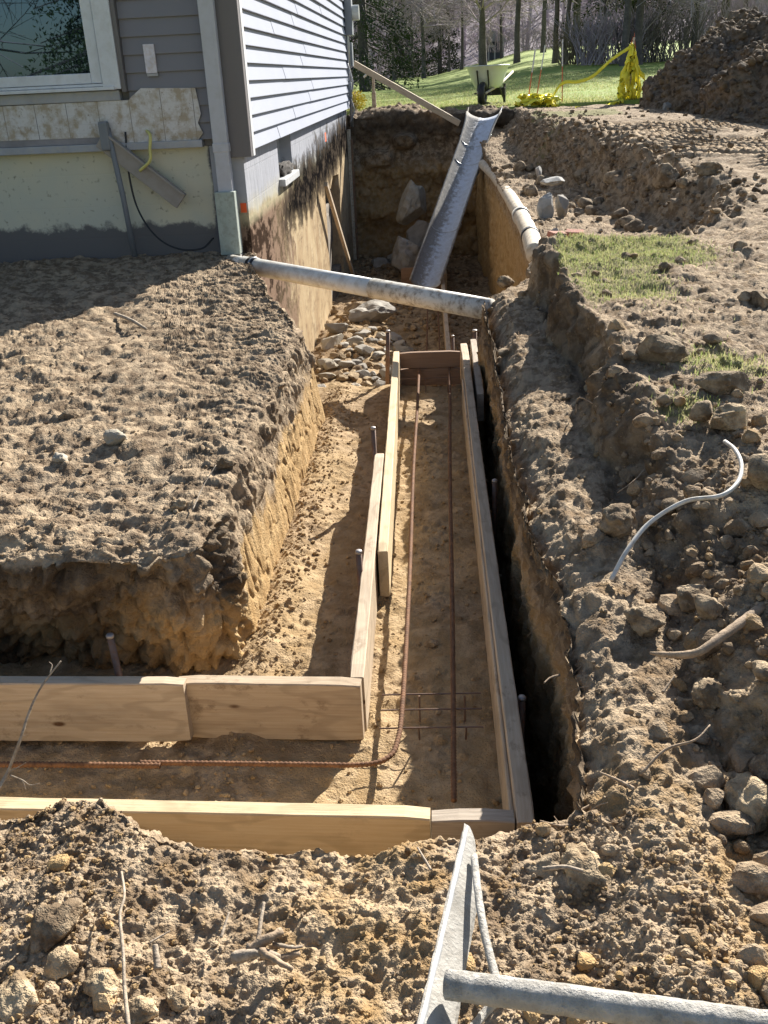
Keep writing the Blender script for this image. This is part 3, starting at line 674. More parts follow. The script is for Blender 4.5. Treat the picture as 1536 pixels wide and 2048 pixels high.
OLDBLK = plain('old_block', (.20, .165, .125), .95, 0, .35, 4, (.08, .06, .045), .7, .5)
f = MB()
O0, O1, OT = 12.95, 14.95, .02
f.box(HX - .25, HX, HY, 9.2, -1.9, .875).box(HX - .25, HX, 10.1, O0, -1.9, .875).box(HX - .25, HX, 9.2, 10.1, -1.9, .46)
f.box(HX - .25, HX, O1, HF, -1.9, .875)
f.prism([(O0, .875), (O1, .875), (O1, -.02), (14.1, .03), (13.7, -.10), (13.25, -.02), (13.0, .06), (O0, .06)], HX - .25, HX, 'x')
bw = hb(f, 'basement_wall', BWM)
hb(MB().box(HX - .55, HX - .25, O0 - .3, O1 + .3, -1.9, .4), 'dark_opening', DARKIN)  # near-black box paints the unlit space behind the opening
for i, (y0, y1, z0, z1, d) in enumerate([(O0, 14.2, -1.62, -.48, .10), (14.2, O1, -1.0, -.40, .14), (O0 + .3, O1, -1.7, -1.35, .04)]):
    hb(MB().box(HX - .24, HX - d, y0, y1, z0, z1), 'block_stub', OLDBLK, bevel=.02)
hb(MB().box(HX + .0, HX + .05, HF - .16, HF + .0, -1.75, .5), 'corner_board', PALEPIPE, bevel=.006)
hb(MB().box(HX + .052, HX + .085, HF - .12, HF - .06, -1.75, .35), 'corner_board', WDARK, bevel=.004)
hb(MB().box(-9, HX - .26, HY + .21, HF, -1.9, 3.4), 'inner_core', DARKIN)
# basement window, sill and heap of dirt on the sill
WG = NT('window_glass').out((.006, .010, .014), .01, 0, spec=1.0, Specular_Tint=(.35, .68, 1.0, 1), Coat_Weight=.6, Coat_Roughness=.01)
SILLM = plain('concrete_sill', (.42, .43, .44), .8, 0, .12, 9, (.2, .18, .15), .5)
FRAMEW = plain('white_window_frame', (.60, .62, .66), .45, 0, .05, 4, (.33, .31, .27), .25)
FRAMEG = plain('dark_window_frame', (.06, .065, .08), .5)
bwin = hb(MB().box(HX - .19, HX - .12, 9.2, 9.27, .46, .875).box(HX - .19, HX - .12, 10.03, 10.1, .46, .875).box(HX - .19, HX - .12, 9.27, 10.03, .46, .52).box(HX - .19, HX - .12, 9.62, 9.67, .52, .875), 'basement_window', SILLM, bevel=.004)
def hsub(mb, name, mat, par, **k):
    o = mb.build(name, mat, **k); o.data.transform(Matrix.Translation((-HX, -HY, 0))); o.parent = par; return o
hsub(MB().box(HX - .165, HX - .155, 9.27, 10.03, .52, .875), 'pane', WG, bwin)
hsub(MB().box(HX - .12, HX + .06, 9.14, 10.16, .40, .465), 'sill', SILLM, bwin, bevel=.006)
tag(rock('dirt_lump', 'dark lump of dirt left on the basement window sill', 'dirt', HX - .02, 9.62, .30, plain('wet_dirt', (.05, .042, .036), .95, 0, .4, 30, bump=.8), z=.47, sc=(.25, 1.2, .30), rot=0, seed=140, sink=.25), None)
# lap siding, right wall: one clapboard profile
SIDW = plain('white_siding', (.40, .42, .48), .6, 0, .03, 1.2, (.45, .45, .47), .15, spec=.0)
SIDG = plain('grey_siding', (.185, .18, .20), .5, 0, .04, 1.2)
ex_, zs0 = .1185, .835
nC = int((WT - zs0) / ex_)
m = MB(); rs_ = random.Random(4); y_s = HY + 1.1
for k in range(nC):                                    # each course is two lengths lapped at a staggered joint
    z0 = zs0 + k * ex_; y_s = HY + 1.2 + ((k * 1.37) % 4.6) if k % 3 else y_s + .35
    for y0, y1, ins in ((HY + .085, y_s, 0), (y_s - .03, HF + .05, .0035)):
        m.prism([(HX + .002, z0 + .001), (HX + .078 + ins, z0), (HX + .078 + ins, z0 + .005), (HX + .050 + ins, z0 + ex_ - .0005), (HX + .002, z0 + ex_ - .0005)], y0, y1, 'y')
o = m.build('siding', SIDW)
o.data.transform(Matrix.Translation((-HX, -HY, 0))); o.parent = house
# seams of the siding laps
# front grey siding
prof = []; zf0 = .925
nF = int((WT - zf0) / .117)
for k in range(nF):
    z0 = zf0 + k * .117; prof += [(HY - .05, z0), (HY - .05, z0 + .004), (HY - .032, z0 + .116)]
prof += [(HY, zf0 + nF * .117), (HY, zf0)]
hb(MB().prism(prof, -2.22, HX - .12, 'x'), 'siding', SIDG)
hb(MB().prism([(a, b) for a, b in prof], -9, -5.2, 'x'), 'siding', SIDG)
prof2 = [(HY, WT - .8), (HY - .05, WT - .8), (HY - .04, WT), (HY, WT)]
hb(MB().prism(prof2, -5.2, -2.22, 'x'), 'siding', SIDG)
TRIMG = plain('taupe_corner_trim', (.135, .125, .13), .5, 0, .05, 1)
TRIMW = plain('pale_trim', (.60, .60, .61), .5, 0, .04, 1)
ct = MB().box(HX - .115, HX + .078, HY - .075, HY - .001, .79, WT)
hb(ct, 'corner_trim', TRIMG, bevel=.004)
hb(MB().box(HX + .0, HX + .082, HY + .0, HY + .084, .79, WT), 'corner_trim', TRIMW, bevel=.004)
# water table, fanfold insulation with grid, bottom trim
t = NT('fanfold_insulation'); p = t.pos(); sx = t.node('ShaderNodeSeparateXYZ'); t.inp(sx.inputs[0], p)
gx = t.math('FRACT', t.math('MULTIPLY', sx.outputs[0], 16.0)); gz = t.math('FRACT', t.math('MULTIPLY', sx.outputs[2], 16.0))
ln = t.math('MAXIMUM', t.ramp(gx, [(.0, 1), (.05, 0)]), t.ramp(gz, [(.0, 1), (.05, 0)]))
bl = t.ramp(t.math('FRACT', t.math('MULTIPLY_ADD', sx.outputs[0], 4.2, .35)), [(.0, 1), (.03, 0)])
c = t.mix(t.math('MULTIPLY', ln, .35), (.60, .58, .57), (.28, .28, .30)); c = t.mix(bl, c, (.03, .03, .035))
d1 = t.noise(p, 9, 6, .68); c = t.mix(t.ramp(d1, [(.44, 0), (.6, .85)]), c, (.36, .29, .20))
c = t.mix(t.ramp(t.noise(p, 31, 5, .7), [(.60, 0), (.70, .8)]), c, (.20, .14, .09))
t.bump(d1, .3, .01); INS = t.out(c, .9, spec=.1)
m = MB().prism([(-5.4, .985), (-5.4, 1.20), (-2.22, 1.215), (-2.20, 1.235), (-2.12, 1.29), (-1.72, 1.275), (-1.70, 1.1), (-1.73, 1.04), (-1.70, .97), (-1.76, .90), (-2.25, .90), (-2.45, .97)], HY - .064, HY - .052, 'y')
hb(m, 'insulation_panel', INS)
PALEG = plain('dusty_trim', (.33, .34, .37), .6, 0, .12, 8, (.42, .38, .32), .5, .2)
hb(MB().box(-5.4, HX - .28, HY - .085, HY - .002, .872, .925), 'water_table', PALEG, bevel=.006)
hb(MB().box(-5.4, -2.2, HY - .06, HY - .004, .927, .99), 'starter_strip', plain('grey_backer', (.24, .225, .235), .8, 0, .15, 9))
hb(MB().box(-5.4, -2.28, HY - .075, HY - .003, 1.215, 1.285), 'sub_sill', PALEG, bevel=.008)
# big front window
fw = hb(MB().box(-2.385, -2.255, HY - .105, HY + .0, 1.29, 2.75).box(-5.2, -5.07, HY - .105, HY, 1.29, 2.75).box(-5.07, -2.385, HY - .105, HY, 2.62, 2.75), 'window', FRAMEW, bevel=.008)
hsub(MB().box(-2.47, -2.39, HY - .085, HY - .01, 1.335, 2.62).box(-5.07, -4.98, HY - .085, HY - .01, 1.335, 2.62).box(-4.98, -2.47, HY - .085, HY - .01, 1.335, 1.405).box(-4.98, -2.47, HY - .085, HY - .01, 2.55, 2.62), 'sash', FRAMEW, fw, bevel=.006)
hsub(MB().box(-5.1, -2.30, HY - .12, HY - .005, 1.288, 1.312).box(-5.1, -2.34, HY - .10, HY - .005, 1.314, 1.332), 'sill', FRAMEW, fw, bevel=.004)
hsub(MB().box(-4.98, -2.47, HY - .05, HY - .04, 1.405, 2.55), 'pane', WG, fw)
hsub(MB().box(-2.253, -2.222, HY - .09, HY - .0, 1.27, 2.75), 'casing_channel', TRIMG, fw)
hb(MB().box(-2.065, -1.985, HY - .062, HY - .045, 1.385, 1.575), 'bare_patch', plain('paper_patch', (.62, .60, .66), .9, 0, .12, 14, (.45, .33, .22), .4), bevel=.003)
hb(MB().box(-2.06, -1.98, HY - .062, HY - .05, 1.365, 1.383), 'broken_bracket', PALEG)
# downspout with its ribbed lower sleeve
DSP = plain('downspout_paint', (.43, .44, .49), .4, .0, .05, 3, (.3, .28, .26), .3)
ds = hb(MB().box(-1.615, -1.505, HY - .16, HY - .085, .55, WT).box(-1.62, -1.50, HY - .165, HY - .08, .835, .90), 'downspout', DSP, bevel=.008)
SLV = plain('sleeve_plastic', (.31, .36, .32), .6, 0, .12, 9, (.17, .17, .13), .5)
hsub(MB().box(-1.64, -1.49, HY - .19, HY - .07, .10, .56), 'sleeve', SLV, ds, bevel=.006)
hsub(MB().box(-1.632, -1.492, HY - .18, HY - .07, -.06, .098), 'boot', CONC, ds, bevel=.012)
# utility boxes at the far corner
METG = plain('meter_grey', (.22, .24, .27), .5, .2, .08, 4)
mt = hb(MB().box(HX + .075, HX + .19, HF - .30, HF - .02, 1.9, 2.45), 'electric_meter', METG, bevel=.012)
hsub(MB().tube([(HX + .191, HF - .16, 2.22), (HX + .30, HF - .16, 2.22)], .11, 20), 'meter_dial', plain('meter_face', (.55, .57, .54), .25), mt)
hb(MB().box(HX + .075, HX + .16, HF - .14, HF + .05, 1.45, 1.80), 'junction_box', METG, bevel=.01)
hb(MB().tube([(HX + .10, HF - .22, 3.2), (HX + .10, HF - .22, .55)], .026, 10), 'conduit', GALV, smooth=True)
hb(MB().tube(curve([(HX + .09, HF - .34, 1.5), (HX + .16, HF - .36, 1.2), (HX + .11, HF - .3, 1.0), (HX + .15, HF - .27, .8), (HX + .08, HF - .26, .62)], 20), .012, 6), 'cable', PALEG, smooth=True)
hb(MB().box(HX + .072, HX + .13, HF - .32, HF - .22, 1.0, 1.22), 'outlet_box', METG, bevel=.006)
OR = plain('orange_spray', (.80, .12, .03), .8, 0, .1)
hb(MB().box(HX - .058, HX - .012, HY - .003, HY + .0, .385, .455), 'orange_mark', OR)
hb(MB().box(HX + .001, HX + .004, 13.35, 13.5, .53, .64), 'orange_mark', OR)
# eaves and roof above the frame
ROOFM = plain('roof_shingle', (.08, .075, .075), .9, 0, .3, 12)
hb(MB().prism([(HX + .35, WT + .0), (HX + .35, WT + .12), (-5.2, WT + 2.0), (-9.6, WT + .12), (-9.6, WT), (-5.2, WT + 1.8)], HY - .35, HF + .35, 'y'), 'roof', ROOFM)

# loose channel and cables hanging on the front wall
ch = thing('vinyl_channel', 'taupe vinyl channel dangling diagonally on the tan foundation', 'trim piece', (-2.19, HY - .10, .73))
a = math.atan2(-.44, .52)
BXM = plain('taupe_vinyl', (.30, .265, .235), .6, 0, .06, 5, (.2, .16, .12), .3)
b = MB().box(-.36, .36, -.02, .02, -.065, .065).build('channel', BXM, ch, bevel=.006); b.rotation_euler = (0, -a, 0)
t_ = MB().box(-.355, .355, -.045, -.022, .05, .065).build('lip', BXM, ch, bevel=.003); t_.rotation_euler = (0, -a, 0)
cd = thing('conduit_pipe', 'grey plastic conduit rising from the soil to a wall opening', 'conduit', (-2.34, HY - .12, .1))
GC = plain('grey_conduit', (.17, .18, .20), .5, 0, .1, 5)
MB().tube([(-.0, .02, 0), (-.015, 0, .45), (-.05, 0, .88), (-.06, .03, .93)], .021, 10).build('pipe', GC, cd, smooth=True)
MB().box(-.115, -.045, -.03, .04, .78, .98).build('flared_end', GC, cd, bevel=.015)
tag(MB().tube(curve([(-2.28, HY - .07, 1.0), (-2.29, HY - .1, .7), (-2.25, HY - .13, .45), (-2.12, HY - .2, .26), (-1.95, HY - .25, .17), (-1.78, HY - .22, .16), (-1.7, HY - .12, .22)], 40), .0075, 6).build('cable', BLACK, smooth=True), 'thin black cable curving down the tan foundation to the soil', 'cable')
YEL = plain('yellow_cable_sheath', (.55, .50, .16), .5)
tag(MB().tube(curve([(-2.12, HY - .06, 1.0), (-2.08, HY - .13, .97), (-2.09, HY - .15, .88), (-2.10, HY - .16, .80), (-2.19, HY - .15, .73)], 24), .012, 7).build('cable', YEL, smooth=True), 'short yellow sheathed wire end poking out of the front wall', 'cable')

# ================================================================== FORMWORK
def board(name, label, p0, p1, z0, h, th, mat, cat='board', group=None, tilt=0, warp=0, par=None):
    """plank from p0 to p1 (x,y of its base centre line)"""
    p0 = Vector((p0[0], p0[1], z0)); p1 = Vector((p1[0], p1[1], z0)) if len(p1) == 2 else Vector(p1)
    L = (p1 - p0).length; n = max(2, int(L / .06)); v = []
    m = MB(); sec = [(-th / 2, 0), (th / 2, 0), (th / 2, h), (-th / 2, h)]
    bv = .0035; s8 = []
    for i in range(4):
        a, b = Vector(sec[i]), Vector(sec[(i + 1) % 4]); d = (b - a).normalized(); s8 += [a + d * bv, b - d * bv]
    k = len(s8)
    for i in range(n + 1):
        x = L * i / n; wv = warp * math.sin(math.pi * i / n); e = (bv if i in (0, n) else 0)
        for q in s8:
            c = Vector((0, h / 2)); q2 = c + (q - c) * (1 - e * 3 / h) 
            v.append((x, q2[0] + wv + random.uniform(-.0006, .0006), q2[1] + random.uniform(-.0008, .0008)))
    f = [tuple(range(k)), tuple(n * k + j for j in reversed(range(k)))]
    for i in range(n):
        for j in range(k): f.append((i * k + j, i * k + (j + 1) % k, (i + 1) * k + (j + 1) % k, (i + 1) * k + j))
    m.add(v, f); o = m.build(name, mat)
    d = p1 - p0; ex = d.normalized(); ey = Vector((0, 0, 1)).cross(ex).normalized(); ez = ex.cross(ey)
    R3 = Matrix((ex, ey, ez)).transposed().to_4x4(); o.matrix_world = Matrix.Translation(p0) @ R3 @ Matrix.Rotation(tilt, 4, 'X')
    if par: o.parent = par
    return tag(o, label, cat, group)
NAIL = plain('nail_steel', (.05, .045, .04), .5, .6)
board('form_board', 'long bright yellow pine board across the front of the trench', (-2.6, 1.832), (-.038, 1.754), -.526, .21, .046, WNEW)
board('form_board', 'short grey board end beside the right corner of the front form', (-.034, 1.752), (.164, 1.752), -.532, .21, .046, WGREY)
board('form_board', 'long right form board running the length of the footing trench', (.190, 1.727), (.179, 5.60), -.535, .215, .044, WOLD, warp=.004)
board('form_board', 'thin inner strip board nailed against the long right form board', (.1615, 1.79), (.1500, 5.4), -.535, .19, .012, WOLD)
board('form_board', 'short grey scab board lapped outside the right form near the cross board', (.238, 5.05), (.245, 6.25), -.50, .17, .04, WGREY)
board('form_board', 'right form board stub beyond the scab with a dark smudge on top', (.181, 5.604), (.176, 6.1), -.535, .217, .046, WOLD)
board('form_board', 'near left form board from the corner to a steel stake', (-.257, 2.325), (-.281, 4.15), -.53, .212, .044, WOLD)
board('form_board', 'far left form board with its cut end facing the camera', (-.2175, 3.14), (-.262, 5.95), -.525, .207, .040, WNEW)
board('form_board', 'knotty left cross board with slanted cut end by the left frame edge', (-2.5, 2.312), (-.768, 2.284), -.512, .207, .046, WOLD, tilt=-.05)
board('form_board', 'scuffed cross board butting against the near left form board', (-.80, 2.322), (-.243, 2.302), -.525, .205, .046, WGREY2)
board('form_board', 'upper dark cross board closing the far end of the form', (-.238, 5.93), (.150, 5.93), -.43, .105, .035, WDARK)
board('form_board', 'lower dark cross board closing the far end of the form', (-.238, 5.932), (.150, 5.932), -.548, .114, .035, WDARK)
board('form_board', 'right form board on the deep trench floor beyond the cross board', (.125, 9.2), (.10, 13.6), -1.56, .22, .05, WOLD)
board('form_board', 'reddish brown cross board on the deep floor under the chute', (-.50, 13.95), (.08, 13.9), -1.60, .34, .04, WDARK)
board('form_board', 'right form board on the deep trench floor behind the chute', (.14, 13.7), (.12, 15.6), -1.56, .25, .05, WOLD)
# steel stakes
def stake(label, x, y, ztop, zb=-.75, r=.0115, group='steel form stakes', lean=(0, 0), h=None):
    m = MB().tube([(-lean[0], -lean[1], zb - ztop), (0, 0, -.012)], r, 10)
    r2 = MB().tube([(0, 0, -.012), (0, 0, -.004), (0, 0, 0)], r, 10, rs=[r * 1.05, r * 1.12, r * .9])
    st = thing('form_stake', label, 'stake', (x, y, ztop), 0, group)
    m.build('shaft', STEEL, st, smooth=True); r2.build('head', plain('worn_steel', (.36, .33, .31), .5, .5), st, smooth=True)
stake('rusty stake standing behind the near left form board', -.305, 4.15, -.19, lean=(.0, .01))
stake('stake standing beside the lower part of the near left form board', -.293, 2.98, -.235, lean=(0, .01))
stake('rusty stake behind the knotty cross board near the left frame edge', -1.03, 2.44, -.235, lean=(-.02, .01))
stake('tall dark stake standing left of the far form end', -.315, 6.02, -.20, zb=-.62, r=.014, lean=(0.02, 0))
stake('stake outside the near end of the right form board', .225, 2.24, -.335)
stake('stake outside the middle of the right form board', .238, 3.75, -.30)
stake('short pale stake behind the far cross board', .125, 7.2, -.55, zb=-1.8)
stake('dark stake against the right trench wall past the scab board', .262, 6.4, -.31, zb=-1.0, r=.016)

# rebar with ribs
def rebar(label, pts, r=.0075, n=60, mat=RUST, rib=True):
    P = curve(pts, n) if len(pts) > 2 else [Vector(pts[0]).lerp(Vector(pts[1]), i / n) for i in range(n + 1)]
    L = sum((P[i + 1] - P[i]).length for i in range(len(P) - 1)); N_ = int(L / .0042)
    # resample evenly, alternate radius for the ribs
    cum = [0]
    for i in range(len(P) - 1): cum.append(cum[-1] + (P[i + 1] - P[i]).length)
    Q, j = [], 0
    for i in range(N_ + 1):
        d = L * i / N_
        while j < len(P) - 2 and cum[j + 1] < d: j += 1
        Q.append(P[j].lerp(P[j + 1], (d - cum[j]) / max(1e-9, cum[j + 1] - cum[j])))
    rs = [r * (1.18 if i % 3 == 0 else .92) for i in range(N_ + 1)]
    o = MB().tube(Q, r, 8, rs=rs).build('rebar', mat, smooth=True)
    return tag(o, label, 'rebar')
rebar('L shaped ribbed rebar bending from the left trench into the long form', [(-.86, 2.078, -.435), (-.6, 2.073, -.435), (-.38, 2.068, -.435), (-.235, 2.066, -.435), (-.165, 2.09, -.435), (-.135, 2.165, -.435), (-.124, 2.4, -.433), (-.12, 3.2, -.43), (-.124, 4.2, -.43), (-.118, 5.1, -.43), (-.117, 5.9, -.43)], n=160)
rebar('straight rusty rebar on the right side of the long form', [(.022, 1.93, -.44), (.036, 2.8, -.435), (.052, 4.2, -.43), (.070, 5.2, -.43), (.078, 5.9, -.43)], n=90)
rebar('dark rebar overlapping the bent bar at the left frame edge', [(-2.2, 2.062, -.433), (-1.3, 2.07, -.433), (-.80, 2.064, -.434)], r=.0085, n=30)
rebar('sunlit rebar on the deep floor beyond the cross board', [(-.12, 8.6, -1.44), (-.11, 10.5, -1.44), (-.11, 12.9, -1.44)], n=30)
rebar('shaded rebar on the deep floor beside the chute foot', [(.02, 8.6, -1.44), (.03, 10.5, -1.44), (.02, 12.9, -1.44)], n=30)
def chair(label, y, xs_, rows):
    c_ = thing('rebar_chair', label, 'rebar chair', (0, y, -.53))
    for (dy, z) in rows: MB().tube([(xs_[0], dy, z), (xs_[1], dy, z + .004)], .0025, 6).build('wire', STEEL, c_)
    for x in (-.075, .065):
        MB().tube([(x, 0, .083), (x, -.02, .0)], .003, 6).build('leg', STEEL, c_)
        MB().tube([(x, rows[-1][0], .09), (x, rows[-1][0] + .06, .0)], .003, 6).build('leg', STEEL, c_)
chair('wire chair tying both rebars near the bend', 2.40, (-.19, .115), [(0, .088), (-.075, .086), (-.165, .088)])
chair('thin wire chair under both rebars by the far cross board', 5.72, (-.23, .145), [(0, .09)])

# ================================================================== PIPES AND CHUTE
pp = thing('drain_pipe', 'white plastic drain pipe bridging the trench from bank to bank', 'pipe', (-1.30, 7.02, .03))
pv = [Vector((-1.36, 7.08, .05)), Vector((-.42, 6.33, .01)), Vector((.32, 5.78, -.03))]
L0 = Vector((-1.30, 7.02, .03))
def rel(ps): return [Vector(p) - L0 for p in ps]
dirp = (pv[1] - pv[0]).normalized()
MB().tube(rel([pv[0] - dirp * .1, pv[0].lerp(pv[1], .5), pv[1] + dirp * .005]), .063, 28).build('pipe_length', PVC, pp, smooth=True)
MB().tube(rel([pv[1], pv[1].lerp(pv[2], .5), pv[2] + (pv[2] - pv[1]) * .02]), .067, 28).build('dirty_pipe_length', PVCD, pp, smooth=True)
MB().tube(rel([pv[0] - dirp * .02, pv[0] + dirp * .05]), .068, 24).build('rubber_coupling', BLACK, pp, smooth=True)
MB().tube(rel([pv[0] - dirp * .25, pv[0] - dirp * .02]), .058, 24).build('pipe_stub', PVCD, pp, smooth=True)
MB().tube(rel([pv[0] + dirp * .012, pv[0] + dirp * .024]), .0705, 24).build('hose_clamp', GALV, pp, smooth=True)
wp = thing('old_pipe', 'clay crusted pale pipe lying along the lip of the deep trench', 'pipe', (.80, 10, .02))
def woff(ps): return [Vector(p) - Vector((.80, 10, .02)) for p in ps]
c1 = curve([(.755, 7.25, .035), (.80, 8.2, .03), (.835, 9.5, .015)], 16); c2 = curve([(.835, 9.5, .015), (.85, 11.5, .0), (.83, 13.6, .0), (.75, 15.1, .02)], 24)
MB().tube(woff(c1), .075, 18, jit=.03).build('pipe_length', PALEPIPE, wp, smooth=True)
MB().tube(woff(c2), .072, 18, jit=.04).build('pipe_length', PALEPIPE, wp, smooth=True)
MB().tube(woff([c1[-1] + Vector((-.002, -.12, 0)), c1[-1] + Vector((0, .02, 0))]), .086, 18).build('pipe_collar', PVCD, wp, smooth=True)
MB().tube(woff([(.793, 8.05, .031), (.799, 8.17, .030)]), .079, 18).build('pipe_band', BLACK, wp, smooth=True)

cb_, ct_ = Vector((-.13, 13.1, -1.32)), Vector((.835, 16.5, .66))
chu = thing('concrete_chute', 'galvanised half round concrete chute propped from the trench floor to ground level', 'chute', cb_)
axd = (ct_ - cb_).normalized(); side = axd.cross(Vector((0, 0, 1))).normalized(); nup = side.cross(axd)
Lc = (ct_ - cb_).length
def chute_pt(s, a, k=1, off=0):
    wdt = np.interp(s, [0, .25, .8, .93, 1], [.215, .215, .22, .24, .275]); dp = np.interp(s, [0, .8, 1], [.15, .15, .12])
    c = axd * (Lc * s)
    return c + side * (-math.cos(a) * (wdt + off)) * 1 - nup * (math.sin(a) * (dp + off)) + nup * .05
m = MB(); ns, na = 60, 20
v = []
for off in (0, .006):
    for i in range(ns + 1):
        s = i / ns
        for j in range(na + 1):
            a = math.pi * j / na; s2 = s
            if i == ns: s2 = s + (.035 if j in (0, na) else .012 * abs(math.cos(a)))     # pointed ears
            v.append(chute_pt(s2, a, off=off))
K = (ns + 1) * (na + 1); f = []
for i in range(ns):
    for j in range(na):
        q = (i * (na + 1) + j, i * (na + 1) + j + 1, (i + 1) * (na + 1) + j + 1, (i + 1) * (na + 1) + j); f += [q, tuple(K + x for x in reversed(q))]
for i in range(ns):
    for j in (0, na): a0 = i * (na + 1) + j; f.append((a0, a0 + na + 1, K + a0 + na + 1, K + a0))
for i in (0, ns):
    for j in range(na): a0 = i * (na + 1) + j; f.append((a0, a0 + 1, K + a0 + 1, K + a0))
m.add(v, f)
t = NT('chute_metal'); p = t.obj(); n = t.noise(t.map(p, (6, 1.2, 1.2)), 1.6, 6, .65); n2 = t.noise(p, 16, 6, .7)
sx = t.node('ShaderNodeSeparateXYZ'); t.inp(sx.inputs[0], p)
lft = t.math('SUBTRACT', t.math('MULTIPLY', sx.outputs[2], axd.x / axd.z), sx.outputs[0])     # distance to the chute's left edge side
fac = t.ramp(t.math('ADD', t.math('MULTIPLY', lft, 1.6), t.math('MULTIPLY', n2, .9)), [(.42, 0), (.62, 1)])
c = t.mix(t.ramp(n2, [(.38, 0), (.62, .6)]), (.56, .60, .66), (.42, .43, .45))
c = t.mix(fac, c, t.mix(n2, (.13, .12, .11), (.40, .385, .36)))
t.bump(t.math('ADD', n2, fac), .6, .02)
CHM = t.out(c, t.ramp(fac, [(0, .5), (1, .95)]), t.ramp(fac, [(0, .35), (1, 0)]))
m.build('trough', CHM, chu, smooth=True)
for j, nm in ((0, 'rim'), (na, 'rim')):
    MB().tube([chute_pt(i / 30, math.pi * j / na, off=.004) for i in range(31)], .016, 8, jit=.18).build(nm, SLURRY, chu, smooth=True)
for s in (.30, .70, .82):
    MB().tube([chute_pt(s, math.pi * j / 20, off=-.001) for j in range(21)], .006, 6).build('rib', GALV, chu, smooth=True)
for s in (.3, .62, .84):
    MB().tube([chute_pt(s, math.pi * j / 20, off=.016) for j in range(21)], .014, 6).build('band', GALV, chu, smooth=True)

# ================================================================== TOOL IN THE FOREGROUND
# concrete come-along: steel blade on edge, tubular handle and bent brace, all crusted with concrete
hz = .17
def at(px, py, z):
    d = RW @ np.array([px - CX, -(py - CY), FPX]); s = (z - HC) / d[2]; return Vector((d[0] * s, d[1] * s, z))
tool = thing('concrete_placer', 'concrete crusted placer tool with upright blade lying on the bank', 'concrete tool', at(905, 1960, hz - .1))
to = tool.location.copy()
b0, b1 = at(938, 1655, .10), at(842, 2075, .16)
bd = (b1 - b0); bl_ = bd.length; bx = bd.normalized()
m = MB(); nn = 30; v = []; f = []
wdir = Vector((.80, .14, -.58)).normalized()
for i in range(nn + 1):
    s = i / nn; wd = np.interp(s, [0, .06, .35, .8, 1.0], [.004, .016, .045, .047, .05]); c = b0 + bd * s - to
    for a_, (u, w_) in enumerate([(0, 0), (1, 0), (1, 1), (0, 1)]):
        jit = random.uniform(-.0012, .0012)
        v.append(c + wdir * (u * wd + jit) + Vector((-.004, .0, .010)) * (w_ - .5) * .8 + (Vector((-.006, 0, .006)) if u == 0 else Vector()))
for i in range(nn):
    for k in range(4): f.append((i * 4 + k, i * 4 + (k + 1) % 4, (i + 1) * 4 + (k + 1) % 4, (i + 1) * 4 + k))
f += [(0, 1, 2, 3), (nn * 4 + 3, nn * 4 + 2, nn * 4 + 1, nn * 4)]
m.add(v, f); blade = m.build('blade', SLURRY, tool, bevel=0)
MB().tube([b0 - to + (b1 - b0) * (i / 20) + Vector((-.004, 0, .003)) for i in range(21)], .0055, 8, jit=.15, rs=[.003] + [.0055] * 20).build('blade_edge', plain('worn_blade_edge', (.50, .51, .52), .45, .35, .12, 20), blade, smooth=True)
h0, h1 = at(893, 1968, hz), at(1760, 2085, .235)
hp = [h0.lerp(h1, i / 40) - to for i in range(41)]
t = NT('crusted_handle'); p = t.obj(); n = t.noise(p, 38, 6, .7); n2 = t.noise(p, 9, 4)
c = t.mix(t.ramp(n, [(.35, 0), (.66, 1)]), (.25, .235, .205), (.50, .475, .43)); c = t.mix(t.ramp(n2, [(.4, 0), (.7, .5)]), c, (.54, .515, .465))
t.bump(n, 1.0, .012); CRUST = t.out(c, .95, spec=.15)
MB().tube(hp, .0195, 20, jit=.035).build('handle', CRUST, tool, smooth=True)
MB().tube([p_ - to for p_ in curve([at(948, 1712, .115), at(958, 1800, .14), at(972, 1880, .155), at(1000, 1985, .165)], 20)], .0062, 10, jit=.1).build('brace', CRUST, tool, smooth=True)
MB().tube([p_ - to for p_ in curve([at(1010, 1990, .15), at(975, 2020, .12), at(930, 2075, .13)], 14)], .0062, 10, jit=.1).build('brace', CRUST, tool, smooth=True)

# ================================================================== WHEELBARROW
BX_, BY_ = .90, 18.25
bz_ = lawnz(np.array(BX_), np.array(BY_)).item()
wb = thing('wheelbarrow', 'pale green wheelbarrow standing on the lawn edge with its wheel towards the trench', 'wheelbarrow', (BX_, BY_, bz_), math.radians(-14))
TRAY = plain('pale_green_poly', (.56, .62, .57), .45, 0, .05, 3, (.5, .5, .46), .2)
def loop(cx_, cy_, hw, hl, z, n=28, pw=3.2):
    return [(cx_ + hw * math.copysign(abs(math.cos(a)) ** (2 / pw), math.cos(a)), cy_ + hl * math.copysign(abs(math.sin(a)) ** (2 / pw), math.sin(a)), z) for a in [2 * math.pi * i / n for i in range(n)]]
rings = [loop(0, .50, .20, .30, .27), loop(0, .48, .235, .36, .32), loop(0, .46, .30, .46, .50), loop(0, .44, .345, .54, .635), loop(0, .44, .365, .56, .645), loop(0, .44, .365, .56, .625), loop(0, .44, .335, .53, .622), loop(0, .46, .288, .45, .49), loop(0, .48, .22, .345, .335), loop(0, .50, .19, .29, .29)]
m = MB(); v = [p for r in rings for p in r]; n = 28; f = []
for i in range(len(rings) - 1):
    for k in range(n): f.append((i * n + k, i * n + (k + 1) % n, (i + 1) * n + (k + 1) % n, (i + 1) * n + k))
f += [tuple(range(n)), tuple((len(rings) - 1) * n + k for k in reversed(range(n)))]
m.add(v, f).build('tray', TRAY, wb, smooth=True)
wh = MB(); pr = []
for a in range(33):
    an = 2 * math.pi * a / 32; pr.append((0, math.cos(an) * .155, .195 + math.sin(an) * .155))
